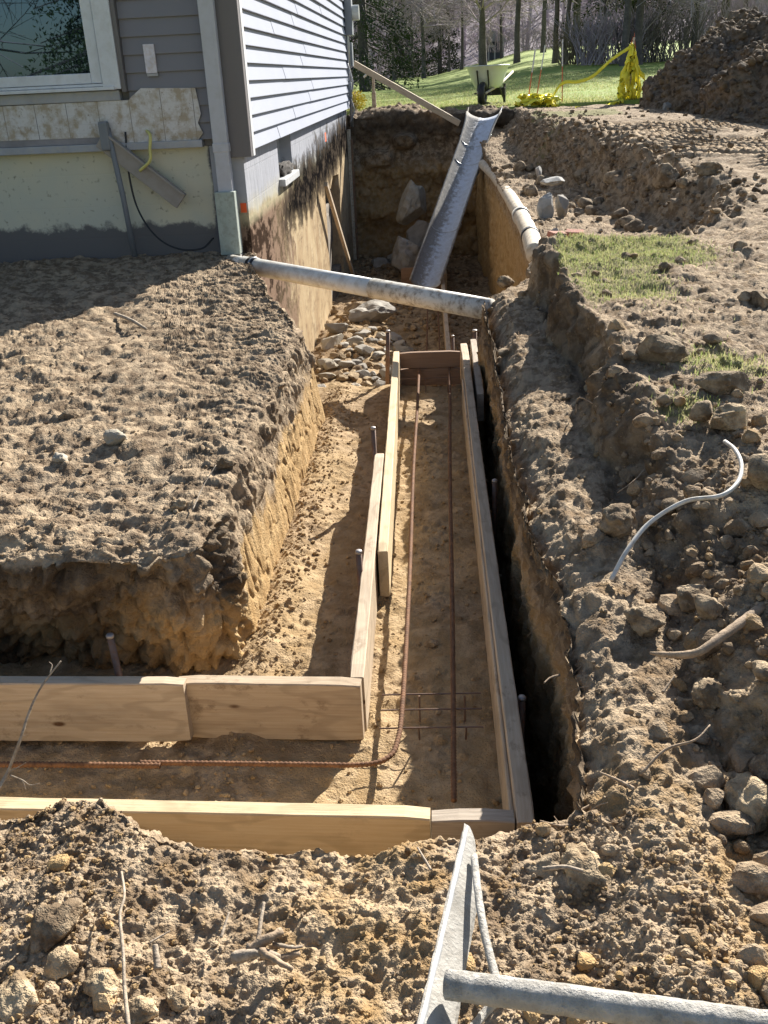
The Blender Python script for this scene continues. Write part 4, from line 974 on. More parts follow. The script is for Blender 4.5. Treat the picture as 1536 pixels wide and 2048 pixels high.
wl_ = MB().tube([(-.03, -.02, .195), (.03, -.02, .195)], .09, 20).build('wheel', BLACKM, wb)
v = []; f = []; NT_, NS_ = 32, 10
for i in range(NT_):
    A = 2 * math.pi * i / NT_
    for j in range(NS_):
        B_ = 2 * math.pi * j / NS_; R_ = .14 + .05 * math.cos(B_); v.append((.048 * math.sin(B_) * 1.2, -.02 + R_ * math.cos(A), .195 + R_ * math.sin(A)))
for i in range(NT_):
    for j in range(NS_): f.append((i * NS_ + j, i * NS_ + (j + 1) % NS_, ((i + 1) % NT_) * NS_ + (j + 1) % NS_, ((i + 1) % NT_) * NS_ + j))
MB().add(v, f).build('tyre', BLACK, wl_, smooth=True)
HW = wood_mat('pale_handle', (.62, .56, .44), (.5, .44, .33), knots=False)
for s in (-1, 1):
    MB().tube([(s * .07, -.10, .20), (s * .20, .5, .31), (s * .31, 1.28, .52)], .021, 8).build('handle', HW, wb, smooth=True)
    MB().box(s * .24 - .02, s * .24 + .02, .80, .84, 0, .33).tube([(s * .24, .82, .03), (s * .20, .50, .30)], .015, 6).build('leg', BLACKM, wb)
    MB().tube([(s * .085, -.04, .20), (s * .095, .05, .36), (s * .095, -.055, .56)], .014, 6).build('brace', BLACKM, wb)
MB().box(-.26, .26, .74, .78, .14, .27).build('cross_member', BLACKM, wb, bevel=.01)
MB().box(-.15, .15, -.03, .01, .185, .205).build('axle', BLACKM, wb)

# ================================================================== TAPE, MARKERS, TIMBERS
TAPE = plain('yellow_caution_tape', (.86, .78, .05), .45, 0, .08, 9)
REDROD = plain('orange_marker_rod', (.55, .15, .07), .6)
def marker(label, x, y, top, lean=(0, 0), cap=True):
    z = lawnz(np.array(x), np.array(y)).item() - .05
    s = thing('marker_stake', label, 'marker stake', (x, y, z))
    MB().tube([(0, 0, 0), (lean[0] * .6, lean[1] * .6, (top - z) * .6)], .010, 6).build('rod', REDROD, s)
    MB().tube([(lean[0] * .6, lean[1] * .6, (top - z) * .6), (lean[0], lean[1], top - z)], .012, 6).build('tip', plain('white_tip', (.62, .60, .58), .6), s)
marker('orange rod standing in the left heap of yellow tape', 1.64, 17.8, 1.60, (.12, 0))
marker('thin leaning rod with white tip behind the tape heap', 1.86, 18.6, 1.66, (.16, .1))
marker('orange rod holding the strung tape midway', 2.24, 17.8, 1.72, (-.03, 0))
def ribbon(pts, w, seed=0, tw=2.5, n=60):
    random.seed(seed); P = curve(pts, n); v = []; f = []; ph = random.uniform(0, 6)
    for i, p_ in enumerate(P):
        a = ph + tw * math.sin(i * .22 + seed) + .6 * math.sin(i * .9); d = Vector((.25 * math.cos(a), .25 * math.sin(a), 1)).normalized() if tw < 3 else Vector((math.cos(a), math.sin(a * .7), math.sin(a))).normalized()
        v += [p_ + d * w / 2, p_ - d * w / 2]
    for i in range(len(P) - 1): f.append((2 * i, 2 * i + 1, 2 * i + 3, 2 * i + 2))
    return v, f
def solid(o, th=.002):
    md = o.modifiers.new('thickness', 'SOLIDIFY'); md.thickness = th; return o
random.seed(3)
m = MB()
for k in range(16):
    cx_, cy_ = 1.72 + random.uniform(-.16, .26), 17.7 + random.uniform(-.15, .15)
    pts = [(cx_ + random.uniform(-.2, .2), cy_ + random.uniform(-.12, .12), .72 + random.uniform(0, .16)) for _ in range(6)]
    m.add(*ribbon(pts, .075, k, 4, 36))
for k in range(3): m.add(*ribbon([(1.9 + .1 * k, 17.7, .73), (2.0, 17.6, .70 + .03 * k), (2.15, 17.65, .69)], .08, 30 + k, 4, 20))
tag(solid(m.build('tape_heap', TAPE, smooth=True)), 'crumpled heap of yellow caution tape on the grass right of the wheelbarrow', 'caution tape')
m = MB().add(*ribbon([(2.0, 17.7, .74), (2.22, 17.78, 1.04), (2.5, 17.8, 1.06), (2.75, 17.8, 1.14), (3.05, 17.8, 1.38), (3.36, 17.8, 1.56)], .055, 41, .5, 70))
tag(solid(m.build('tape_line', TAPE, smooth=True)), 'yellow caution tape strung up to the wrapped stake', 'caution tape')
m = MB().add(*ribbon([(2.35, 17.4, .66), (2.6, 17.35, .64), (2.8, 17.4, .66), (3.05, 17.5, .69), (3.25, 17.6, .74)], .08, 45, 4, 40))
m.add(*ribbon([(2.45, 17.3, .65), (2.65, 17.3, .65), (2.85, 17.42, .66), (3.0, 17.5, .66)], .07, 46, 4, 40))
tag(solid(m.build('tape_strip', TAPE, smooth=True)), 'flat strip of yellow tape trailing on the ground below the wrapped stake', 'caution tape')
ws = thing('wrapped_stake', 'stake with orange flagged top bundled in yellow caution tape', 'marker stake', (3.38, 17.8, .62))
MB().tube([(0, 0, -.05), (.02, 0, 1.08)], .018, 6).build('stake_post', HW, ws)
m = MB()
for k in range(32):
    x0 = random.uniform(-.17, .17)
    m.add(*ribbon([(random.uniform(-.02, .02), random.uniform(-.04, .04), .93 + random.uniform(-.04, .04)), (x0 * .5, random.uniform(-.06, .06), .70), (x0 * 1.1, random.uniform(-.1, .1), .45), (x0 * 1.3, random.uniform(-.1, .1), .25), (x0 * 1.1, random.uniform(-.1, .1), -.02 + random.uniform(-.03, .14))], .10, 100 + k, 2.0 if k % 2 else 4.0, 30))
m.add(*ribbon([(.02, 0, .8), (.14, -.03, .55), (.24, -.03, .42), (.17, 0, .2)], .12, 140, 1, 24))
solid(m.build('tape_bundle', TAPE, ws, smooth=True))
solid(MB().add(*ribbon([(.02, 0, 1.12), (.03, -.01, 1.0), (.05, -.02, .90)], .05, 150, 1, 12)).build('flag', REDROD, ws, smooth=True))
solid(MB().add(*ribbon([(.0, 0, 1.08), (-.03, -.01, .97), (-.01, -.02, .88)], .03, 151, 1, 12)).build('ribbon_tail', REDROD, ws, smooth=True))

def beam(name, label, a, b, w, h, mat, cat):
    a, b = Vector(a), Vector(b); L = (b - a).length
    o = MB().box(0, L, -w / 2, w / 2, -h / 2, h / 2).build(name, mat, bevel=.004)
    d = (b - a).normalized(); ey = Vector((0, 0, 1)).cross(d).normalized(); ez = d.cross(ey)
    o.matrix_world = Matrix.Translation(a) @ Matrix((d, ey, ez)).transposed().to_4x4()
    return tag(o, label, cat)
beam('timber', 'long pale timber leaning from the house corner down to the mud', (-1.29, 17.25, 1.50), (.45, 16.9, .52), .05, .095, WOLD, 'timber')
tp = thing('timber_post', 'short weathered post driven into the mud by the far house corner', 'post', (-1.0, 17.7, .70))
MB().box(-.035, .035, -.035, .035, -.1, .35).build('post_base', WGREY, tp, bevel=.01)
MB().box(-.022, .022, -.02, .02, .351, .62).build('post_top', WGREY, tp, bevel=.006)
MB().tube([(-.16, 0, .585), (-.10, -.01, .63), (.0, -.02, .615)], .02, 6).build('tied_rag', PVC, tp)
beam('timber', 'thin pole leaning inside the opening cut in the basement wall', (-1.33, 12.2, .11), (-1.24, 14.6, -1.55), .045, .06, WOLD, 'timber')

# ================================================================== STONES AND RUBBLE
random.seed(11)
gl = 'loose grey rubble stone on the trench floor beside the house'
rb = []
for i in range(110):
    for _ in range(60):
        x, y = random.uniform(-1.28, -.38), random.uniform(6.9, 11.4); s = random.choice([.05, .06, .07, .09, .11, .15]) * random.uniform(.8, 1.2)
        if all((x - a) ** 2 + (y - b) ** 2 > (.62 * (s + c_)) ** 2 for a, b, c_ in rb): rb.append((x, y, s)); break
for x, y, s in rb:
    rock('rubble_stone', gl, 'stone', x, y, s, random.choice([STONE, STONE, PALE, YCLOD]), 'deep', sc=(1.2, .9, .6), group='rubble stones by the house', base=I3, amp=.32)
rock('rubble_stone', 'large flat sandstone slab under the drain pipe beside the house wall', 'stone', -.86, 11.9, .30, STONE, 'deep', sc=(1.3, .8, .55), seed=5)
rock('rubble_stone', 'second brown slab tucked against the big slab by the house wall', 'stone', -1.02, 12.4, .22, CLODM, 'deep', sc=(1.1, .8, .6), seed=6)
tag(rock('plastic_scrap', 'pale crumpled scrap lying at the near edge of the rubble', 'scrap', -.62, 7.05, .12, PALE, 'deep', sc=(1.5, .5, .35), seed=61), None)
rock('boulder', 'upper pale boulder leaning against the far trench wall left of the chute', 'boulder', -.36, 16.0, .34, PALE, z=-1.0, sc=(.9, .8, 1.1), seed=21, sink=0)
rock('boulder', 'lower grey boulder standing at the foot of the far pile beside the chute', 'boulder', -.44, 15.2, .34, STONE, z=-1.62, sc=(.8, .8, 1.1), seed=22, sink=.1)
rock('boulder', 'brown boulder wedged between two larger boulders behind the chute', 'boulder', -.25, 15.7, .28, STONE, z=-1.42, sc=(.9, .8, 1.1), seed=23, sink=.1)
rock('boulder', 'dark boulder low at the far pile under the chute', 'boulder', -.08, 15.4, .26, STONE, z=-1.6, sc=(1, .8, .9), seed=24)
rock('boulder', 'small dark rock at the far end wall foot', 'boulder', -.95, 16.2, .16, STONE, 'deep', seed=25)
rock('boulder', 'dull rock against the dark end wall beside the house corner', 'boulder', -.70, 16.5, .2, STONE, 'deep', seed=26)
rock('stone', 'smooth tan stone on the form floor at the shadow edge', 'stone', -.040, 2.83, .024, YCLOD, 'floor', seed=31, sc=(1.3, .9, .8), sink=.25)
# right bank stones
def RR(label, px, py, z, s, mat=CLODM, **k):
    p_ = at(px, py, z); name = k.pop('name', 'clod'); cat = k.pop('cat', 'clod')
    return rock(name, label, cat, p_.x, p_.y, s, mat, **k)
RR('big rough clod at the far right frame edge beside the foreground', 1515, 1505, .06, .058, YCLOD, seed=41, sc=(1, .9, .9), sink=.1)
RR('rounded clod alone in the hollow left of the white cable', 1238, 1030, .10, .055, CLODM, seed=42, sink=.1)
RR('knobbly clod beside the right end of the front form', 1170, 1690, -.02, .045, YCLOD, seed=43, sc=(1.3, .9, .8), sink=.2)
RR('smaller grey clod left of the knobbly clod near the form corner', 1095, 1690, -.03, .034, CLODM, seed=44, sink=.2)
RR('large brown stone at the edge of the turf step', 1315, 730, .22, .105, CLODM, seed=45, sc=(1.1, .9, .8), name='stone', cat='stone')
RR('flat stone lying on top of the turf step at the right', 1450, 775, .24, .085, CLODM, seed=46, sc=(1.3, .8, .5), name='stone', cat='stone')
RR('tan stone below the flat stone on the turf step', 1460, 840, .22, .085, YCLOD, seed=47, sc=(1.1, .8, .7), name='stone', cat='stone')
RR('brown rock on the muddy field close to the right frame edge', 1515, 615, .24, .07, CLODM, seed=48, sc=(1.2, .8, .8), name='stone', cat='stone')
RR('small boulder like clod out on the tracked mud', 1335, 295, .62, .13, CLODM, seed=49, sc=(1.2, .8, .8), sink=.15)
RR('low dark clod lying right of the clod on the tracked mud', 1425, 308, .6, .10, CLODM, seed=50, sc=(1.2, .8, .7))
RR('pale grey rock lying at the foot of the soil heap near the right frame edge', 1500, 245, .45, .15, CONC, seed=51, sc=(1.2, .9, .9), name='rock', cat='rock', sink=.15)
RR('rounded stone lying at the left foot of the soil heap', 1338, 212, .70, .13, STONE, seed=52, sc=(1.2, .9, .7), name='stone', cat='stone')
RR('clod sitting on the left bench edge above the drain pipe', 1010, 560, .06, .06, CLODM, seed=53)
RR('lumpy clod in the shaded hollow below the white cable', 1395, 1150, .10, .055, CLODM, seed=54, sink=.15)
RR('clod above the thick root by the right frame edge', 1290, 1215, .06, .045, CLODM, seed=55, sink=.2)
RR('grey clod in front of the thick root by the right frame edge', 1430, 1340, .06, .045, CLODM, seed=56, sink=.2)
RR('pale dirt lump half buried under the bottom left stick', 110, 1840, -.05, .040, CLODM, key='near', seed=57, sc=(1.2, .8, .9), sink=.25)
for k, (px, py, s, lb) in enumerate([(40, 2000, .036, 'pale clay lump in the bottom left corner'), (205, 1965, .032, 'pale clay lump just left of the long pale stick'), (120, 1925, .026, 'flat clay lump above the bottom left corner lump'), (275, 2010, .026, 'clay lump touching the foot of the long pale stick'), (350, 1975, .022, 'small clay lump right of the long pale stick')]):
    RR(lb, px, py, -.06, s, YCLOD, key='near', seed=70 + k, sc=(1.15, .95, .75), sink=.25)
for k, (x, y, s, lb) in enumerate([(-1.62, 3.85, .04, 'dark hole edged clod near the left frame edge on the earth block'), (-1.28, 3.45, .045, 'pale fist sized clod on the middle of the left earth block'), (-.88, 2.85, .03, 'pale stone near the front rim of the left earth block'), (-1.45, 3.3, .03, 'brown clod beside the fist sized clod on the left block'), (-.79, 3.2, .035, 'pale stone stuck in the lit shoulder of the left block')]):
    rock('clod', lb, 'clod', x, y, s, [CLODM, PALE][k % 2], 'left', seed=90 + k, sink=.2)
# broken concrete chunks on the bench beside the old pipe
def slab(label, loc, size, rot, mat=CONC, name='concrete_chunk', cat='concrete chunk'):
    random.seed(int(abs(loc[0] * 1000)))
    m = MB().box(-size[0], size[0], -size[1], size[1], -size[2], size[2]); m.v = [(x * random.uniform(.72, 1.1), y * random.uniform(.75, 1.1), z * random.uniform(.85, 1.1)) for x, y, z in m.v]
    o = m.build(name, mat, bevel=.008); o.location = loc; o.rotation_euler = rot; return tag(o, label, cat)
zb = lambda x, y: ground_at(x, y)
for k, (lb, px, py, sz, zz_) in enumerate([('upright pale concrete chunk with a white face at the bench edge', 1090, 425, .115, .02), ('dark broken slab leaning right of the white faced chunk', 1125, 420, .105, .04), ('tilted slab lying on top of the concrete chunk pile', 1102, 385, .12, .16), ('far grey slab propped at the back of the concrete pile', 1138, 352, .14, .10), ('thin slab standing at the left back of the concrete pile', 1078, 358, .10, .08), ('small concrete lump fallen in front of the concrete pile', 1112, 455, .06, .0)]):
    p_ = at(px, py, .10); rock('concrete_chunk', lb, 'concrete chunk', p_.x, p_.y, sz, CONC if k % 2 == 0 else STONE, z=.02 + zz_, seed=160 + k, sc=[(.7, .8, 1.3), (1, .6, 1.1), (1.4, 1, .4), (.9, .6, 1.3), (1.1, .4, 1), (1, 1, .8)][k], sink=.15)
BRICK = plain('red_brick', (.30, .10, .06), .9, 0, .25, 20, (.42, .33, .24), .5, .4)
for lb, px, py, rz in [('broken red brick at the left end on the bench behind the turf', 1113, 478, .3), ('broken red brick beside the crumpled foil on the bench', 1148, 470, -.2)]:
    p_ = at(px, py, .1); o = slab(lb, (p_.x, p_.y, zb(p_.x, p_.y) + .045), (.075, .055, .05), (.1, .1, rz), BRICK, 'brick', 'brick')
p_ = at(1178, 472, .1)
tag(rock('foil_scrap', 'crumpled silvery plastic scrap beside the red bricks', 'scrap', p_.x, p_.y, .06, GALV, seed=130, sc=(1, .8, .5)), None)
for i in range(26):
    y = random.uniform(7.6, 13.5); x = foot(np.array(y)).item() + random.uniform(-.45, .2)
    rock('clod', 'slumped brown clod at the foot of the muddy step beyond the turf', 'clod', x, y, random.uniform(.03, .10), CLODM, seed=200 + i, base=I3, group='clods slumped along the muddy step', sc=(1.1, .9, .8))
for i in range(26):
    x, y = random.uniform(.58, 1.2), random.uniform(1.25, 3.3)
    rock('clod', 'fist sized grey clod tumbled in the hollow on the right bank', 'clod', x, y, random.choice([.014, .018, .024, .036, .05]) * random.uniform(.8, 1.2), CLODM, seed=300 + i, base=I3, group='clods in the right bank hollow', sc=(1.1, .9, .85), sink=.15)

# ================================================================== CABLES, ROOTS, STICKS
def hug(pts, key, lift): return [(x, y, ground_at(x, y, key) + lift + dz) for x, y, dz in pts]
pw = []
for px, py, z in [(1222, 1160, .03), (1255, 1100, .085), (1300, 1045, .13), (1370, 1003, .18), (1440, 992, .21), (1475, 965, .225), (1483, 930, .235), (1470, 900, .24), (1450, 883, .225)]: pw.append(at(px, py, z))
tag(MB().tube(curve(pw, 60), .0065, 8).build('cable', CABLEW, smooth=True), 'thick white cable snaking across the right bank', 'cable')
pw = [at(px, py, z) for px, py, z in [(1300, 1306, .055), (1345, 1310, .065), (1395, 1305, .08), (1440, 1275, .095), (1490, 1240, .10), (1536, 1205, .10), (1600, 1170, .09)]]
rs = list(np.interp(np.linspace(0, 1, 55), [0, .1, .3, 1], [.003, .007, .0095, .015]))
C_ = curve(pw, 54); tag(MB().tube(C_, .01, 10, rs=list(np.interp(np.linspace(0, 1, len(C_)), [0, .1, .3, 1], [.003, .007, .0095, .014])), jit=.08).build('root', ROOT, smooth=True), 'thick bent root reaching in from the right frame edge', 'root')
def stick(label, ps, r0, r1, name='stick', mat=DEADW, n=20, cat='stick', branches=(), jit=.12, group=None):
    C_ = curve([at(*q) for q in ps], n)
    m = MB().tube(C_, r0, 6, rs=list(np.linspace(r0, r1, len(C_))), jit=jit)
    for br in branches: B_ = curve([at(*q) for q in br], 8); m.tube(B_, r1, 5, rs=list(np.linspace(r1, r1 * .4, len(B_))), jit=jit)
    return tag(m.build(name, mat, smooth=True), label, cat, group)
stick('long pale stick lying upright in the left foreground soil', [(258, 2060, -.0), (250, 1985, -.0), (246, 1900, .01), (240, 1830, .005), (249, 1790, -.0), (243, 1744, -.03)], .0035, .0022)
stick('thin branching twig sticking up at the left frame edge', [(-12, 1590, -.06), (15, 1545, -.03), (40, 1480, .05), (60, 1420, .10), (85, 1370, .14), (122, 1322, .18)], .0042, .0016,
      branches=[[(15, 1545, -.03), (35, 1535, -.02), (52, 1525, -.01)], [(20, 1550, -.03), (45, 1560, -.05), (60, 1570, -.07), (80, 1566, -.07)], [(45, 1560, -.05), (52, 1580, -.08)], [(100, 1345, .16), (104, 1330, .17), (98, 1324, .175)], [(42, 1475, .05), (52, 1470, .06)]])
for k, (lb, ps, r) in enumerate([('short bark chip standing in the foreground left of centre', [(316, 1938, -.06), (310, 1890, -.045)], .007), ('upright pale stick above the pile of bark chips', [(516, 1880, -.06), (522, 1840, -.05), (528, 1805, -.045)], .0042), ('small twig right of the long pale stick', [(442, 1875, -.06), (458, 1825, -.05)], .003), ('fine twig crossing the short bark chip', [(300, 1885, -.045), (340, 1862, -.045)], .002), ('slim twig lying in the soil left of the placer tool blade', [(862, 1740, -.06), (835, 1695, -.06)], .003), ('root crossing the clods right of the placer tool blade', [(1085, 1738, -.04), (1130, 1734, -.03), (1165, 1742, -.035)], .0045), ('thin stick lying on the left earth block', [(230, 628, .05), (262, 640, .06), (292, 658, .05)], .012), ('dry stem bent over the front rim of the left block', [(385, 1020, .02), (405, 975, .05), (432, 930, .09)], .0025)]):
    stick(lb, ps, r, r * .7)
for k, (lb, ps, r) in enumerate([('dark bark chip topmost of the pile in the foreground', [(500, 1900, -.045), (530, 1880, -.03), (565, 1862, -.03)], .011), ('long bark chip at the left of the foreground chip pile', [(465, 1918, -.05), (510, 1905, -.04), (560, 1915, -.045)], .010), ('pale split chip slanting across the foreground chip pile', [(520, 1900, -.03), (550, 1920, -.035), (585, 1940, -.05)], .0065), ('thin chip at the right of the foreground chip pile', [(545, 1888, -.045), (585, 1895, -.05), (605, 1892, -.055)], .004), ('lowest dark chip under the foreground chip pile', [(530, 1925, -.06), (570, 1915, -.06), (600, 1905, -.06)], .008)]):
    stick(lb, ps, r, r * .6, 'bark_chip', [ROOT, DEADW][k % 2], 8, 'bark chip', jit=.3)
for k, (lb, ps, br) in enumerate([('pale forked root poking from the bank beside the form corner', [(1215, 1605, -.06), (1180, 1612, -.07), (1155, 1628, -.08), (1148, 1652, -.1)], [[(1180, 1612, -.07), (1190, 1600, -.05)], [(1165, 1620, -.08), (1172, 1640, -.1)]]), ('thin root reaching over the dark gap at the form corner', [(1150, 1648, -.08), (1120, 1652, -.08), (1080, 1642, -.08)], [[(1120, 1650, -.08), (1108, 1632, -.07)]]), ('straight pale root sticking out above the form corner', [(1268, 1578, -.02), (1235, 1560, -.02), (1200, 1545, -.02)], [[(1240, 1575, -.03), (1278, 1558, -.0)]]), ('hair root crossing the dark gap on the right wall', [(1120, 1350, -.08), (1100, 1356, -.08), (1088, 1366, -.08)], []), ('wiry root arching over the shaded turf step', [(1150, 830, .05), (1160, 795, .12), (1210, 825, .14), (1222, 840, .14)], [[(1222, 838, .14), (1270, 805, .2)]]), ('long root lying across the stones at the turf step', [(1332, 812, .22), (1370, 790, .24), (1400, 765, .26)], []), ('grey root curving down the hollow left of the white cable', [(1365, 905, .14), (1310, 920, .11), (1270, 960, .08), (1235, 985, .05)], [[(1270, 960, .08), (1278, 990, .04)]]), ('pale straight stick lying on the bank below the thick root', [(1325, 1385, .06), (1350, 1350, .075)], []), ('buried curved root making a ridge in the foreground bank', [(1280, 1550, .0), (1330, 1500, .03), (1390, 1480, .05), (1420, 1450, .06)], [])]):
    stick(lb, ps, .0045 if k < 3 else .0035, .0018, 'root', ROOT, 14, 'root', br)
random.seed(77)
for i in range(60):                               # hair roots hanging from the cut face
    y = 1.3 + random.random() ** 1.3 * 4; x = lipx(np.array(y)).item(); z = random.uniform(-.25, .0)
    p0 = Vector((x + .03, y, z)); d = Vector((random.uniform(-.05, -.01), random.uniform(-.03, .03), random.uniform(-.05, .02)))
    C_ = curve([p0, p0 + d * .6, p0 + d * 1.3 + Vector((0, 0, -.02))], 6)
    tag(MB().tube(C_, .0012, 4, rs=list(np.linspace(.0014, .0006, len(C_)))).build('hair_root', ROOT), 'hair thin root hanging out of the right trench wall', 'root', 'hair roots along the right trench wall')

# ================================================================== GRASS
GRM = NT('grass_blade'); t = GRM
c = t.mix(t.attr('dry'), (.17, .265, .055), (.47, .43, .22))
t.out(c, .6, spec=.2); tr_ = t.node('ShaderNodeBsdfTranslucent'); t.inp(tr_.inputs[0], c); mx = t.node('ShaderNodeMixShader'); mx.inputs[0].default_value = .45
t.l.new(t.b.outputs[0], mx.inputs[1]); t.l.new(tr_.outputs[0], mx.inputs[2]); t.l.new(mx.outputs[0], t.n['Material Output'].inputs['Surface']); GRM = t.m
def blades(name, pts, hmin, hmax, wdt, label, lean=.5):
    n = len(pts); a = rng.random(n) * 6.283; h = hmin + (hmax - hmin) * rng.random(n) ** 1.5
    dx_ = np.stack([np.cos(a), np.sin(a), 0 * a], -1) * wdt / 2; ln = np.stack([np.cos(a + 1.57), np.sin(a + 1.57), 0 * a], -1) * (h * lean * (rng.random(n) * 1.4 - .2))[:, None]
    up3 = np.array([0, 0, 1.0])
    b0 = pts - dx_; b1 = pts + dx_; m0 = pts - dx_ * .7 + up3 * (h * .55)[:, None] + ln * .35; m1 = m0 + dx_ * 1.4; tp_ = pts + up3 * (h * .9)[:, None] + ln
    V = np.stack([b0, b1, m1, m0, tp_], 1).reshape(-1, 3); k = np.arange(n)[:, None] * 5
    F = np.concatenate([k + [0, 1, 2], k + [0, 2, 3], k + [3, 2, 4]], 0)
    o = tri_obj(name, V, F, GRM, {'dry': np.repeat(rng.random(n) ** .7, 5)}, smooth=False); return tag(o, label, 'grass', kind='stuff')
tw_ = PATCH['turf'] * area_w(PATCH['right']); pr_ = PATCH['right'].reshape(-1, 3); w = np.where(PATCH['turf'] > .35, tw_, tw_ * .15).reshape(-1); w = w * (PATCH['right'][..., 1].reshape(-1) < 7.6); w /= w.sum()
blades('grass', pr_[rng.choice(len(pr_), 11000, p=w)], .008, .034, .003, 'patchy green turf along the right edge of the trench', .9)
xs = rng.random(60000); ys = 17.7 + 16 * rng.random(60000) ** 1.7; xx = (-.16 + .5 * xs) * ys
gp = np.stack([xx, ys, lawnz(xx, ys) - .01], -1); gp = gp[~((xx < HX + .1) & (ys < HF + .2))]
blades('grass', gp, .02, .06, .012, 'short sunlit lawn grass behind the trench', .8)

# ================================================================== TREES
random.seed(21)
def grow(segs, p, d, r, L, depth, maxd, spread=.6, up=.12):
    n = 3 if depth < 2 else 2
    for i in range(n):
        d2 = (d + Vector((random.gauss(0, .10), random.gauss(0, .10), random.gauss(0, .06) + up * .25))).normalized(); q = p + d2 * (L / n); r2 = r * (.86 if depth < 2 else .78)
        segs.append((p, q, r, r2)); p, d, r = q, d2, r2
        if depth < maxd and (depth > 0 or i > 0):
            for _ in range(random.choice([1, 2, 2])):
                ax = Vector((random.gauss(0, 1), random.gauss(0, 1), random.gauss(0, .45))); ax = (ax - d * ax.dot(d)).normalized()
                grow(segs, p, (d * (1 - spread * random.uniform(.6, 1.1)) + ax * spread * random.uniform(.8, 1.5)).normalized(), max(r * random.uniform(.45, .7), .008), L * random.uniform(.55, .8), depth + 1, maxd, spread, up)
    if depth < maxd: grow(segs, p, d, r, L * .72, depth + 1, maxd, spread, up)
def segs_mesh(segs, name, mat, parent=None, rmin=.0):
    V, F = [], []
    for p, q, r0, r1 in segs:
        n = 7 if r0 > .08 else (4 if r0 > .025 else 3); d = (q - p).normalized(); a = d.cross(Vector((.3, .2, 1)));
        if a.length < .1: a = d.cross(Vector((1, 0, 0)))
        a.normalize(); b = d.cross(a); k0 = len(V); r0, r1 = max(r0, rmin), max(r1, rmin)
        for pp_, rr_ in ((p, r0), (q, r1)):
            for i in range(n): an = 6.2832 * i / n; V.append(pp_ + (a * math.cos(an) + b * math.sin(an)) * rr_)
        for i in range(n):
            i2 = (i + 1) % n; F += [(k0 + i, k0 + i2, k0 + n + i2), (k0 + i, k0 + n + i2, k0 + n + i)]
    return tri_obj(name, [v[:] for v in V], F, mat, parent=parent)
TWIG = plain('twig_bark', (.36, .30, .33), .95, 0, .3, 2, world=True)
def bare_tree(label, x, y, r, H=11, first=2.5, maxd=4, seed=0, lean=(0, 0), spread=.6, cat='tree', name='bare_tree'):
    random.seed(seed); z = lawnz(np.array(x), np.array(y)).item()
    t_ = thing(name, label, cat, (x, y, z))
    tr = []; p = Vector((0, 0, -.1)); n = 7; d = Vector((lean[0], lean[1], 1)).normalized(); rr = r * 1.35
    br = []
    for i in range(n):
        q = p + (d + Vector((random.gauss(0, .03), random.gauss(0, .03), 0))) * (H * .62 / n); r2 = r * (1 - .07 * i)
        tr.append((p, q, rr, r2)); p, rr = q, r2
        if p.z > first:
            for _ in range(3):
                a = random.uniform(0, 6.28); grow(br, p, Vector((math.cos(a), math.sin(a), random.uniform(.1, .9))).normalized(), rr * random.uniform(.28, .5), H * random.uniform(.16, .26), 1, maxd, spread)
    grow(br, p, d, rr, H * .3, 1, maxd, spread)
    segs_mesh(tr, 'trunk', BARK, t_); segs_mesh(br, 'crown', TWIG, t_, rmin=.006 + y * .00012)
    return t_
def pxy(px, Y): d = RW @ np.array([px - CX, CY - 130, FPX]); return d[0] / d[1] * Y
bare_tree('bare tree with straight trunk left of the wheelbarrow', pxy(847, 78), 78, 0.161, 10, 3, seed=1)
bare_tree('slim bare tree just left of the wheelbarrow rim', pxy(923, 84), 84, 0.124, 10, 3, seed=2)
bare_tree('big bare tree with many upright limbs behind the wheelbarrow', pxy(966, 62), 62, 0.223, 9, 2.2, seed=3, spread=.4)
bare_tree('bare tree on the lawn right of the shed', pxy(1034, 56), 56, 0.161, 9, 2.4, seed=4)
bare_tree('bare tree far up the slope right of centre', pxy(1086, 78), 78, 0.186, 10, 3, seed=5)
bare_tree('straight dark trunked tree behind the marker rods', pxy(1110, 46), 46, 0.124, 8, 2.6, seed=6)
bare_tree('tilted dark trunk beside the straight trunk behind the rods', pxy(1127, 45), 45, 0.105, 8, 2.6, seed=7, lean=(.08, 0))
bare_tree('thick dark tree behind the wrapped stake', pxy(1248, 37), 37, 0.136, 8, 2.0, seed=8)
bare_tree('second thick tree right behind the wrapped stake', pxy(1276, 38), 38, 0.149, 8, 1.8, seed=9, lean=(-.03, 0))
bare_tree('bare tree rising behind the soil heap', pxy(1385, 42), 42, 0.124, 8, 2, seed=10)
bare_tree('slim tree at the wood edge near the spruce', pxy(788, 80), 80, 0.136, 10, 2.6, seed=11)
bare_tree('thin tree left of the white dot on the lawn', pxy(826, 92), 92, 0.099, 10, 2.6, seed=12)
bare_tree('thin trunk between the two left lawn trees', pxy(899, 95), 95, 0.112, 10, 2.6, seed=13)
bare_tree('leafless tree behind the far right end of the heap', pxy(1480, 48), 48, 0.124, 8, 2, seed=14)
bare_tree('bare tree left of the thick dark pair', pxy(1205, 44), 44, 0.087, 8, 1.4, seed=15)
bare_tree('many stemmed bare tree over the shed roof', pxy(1003, 92), 92, 0.124, 10, 2.2, seed=16)
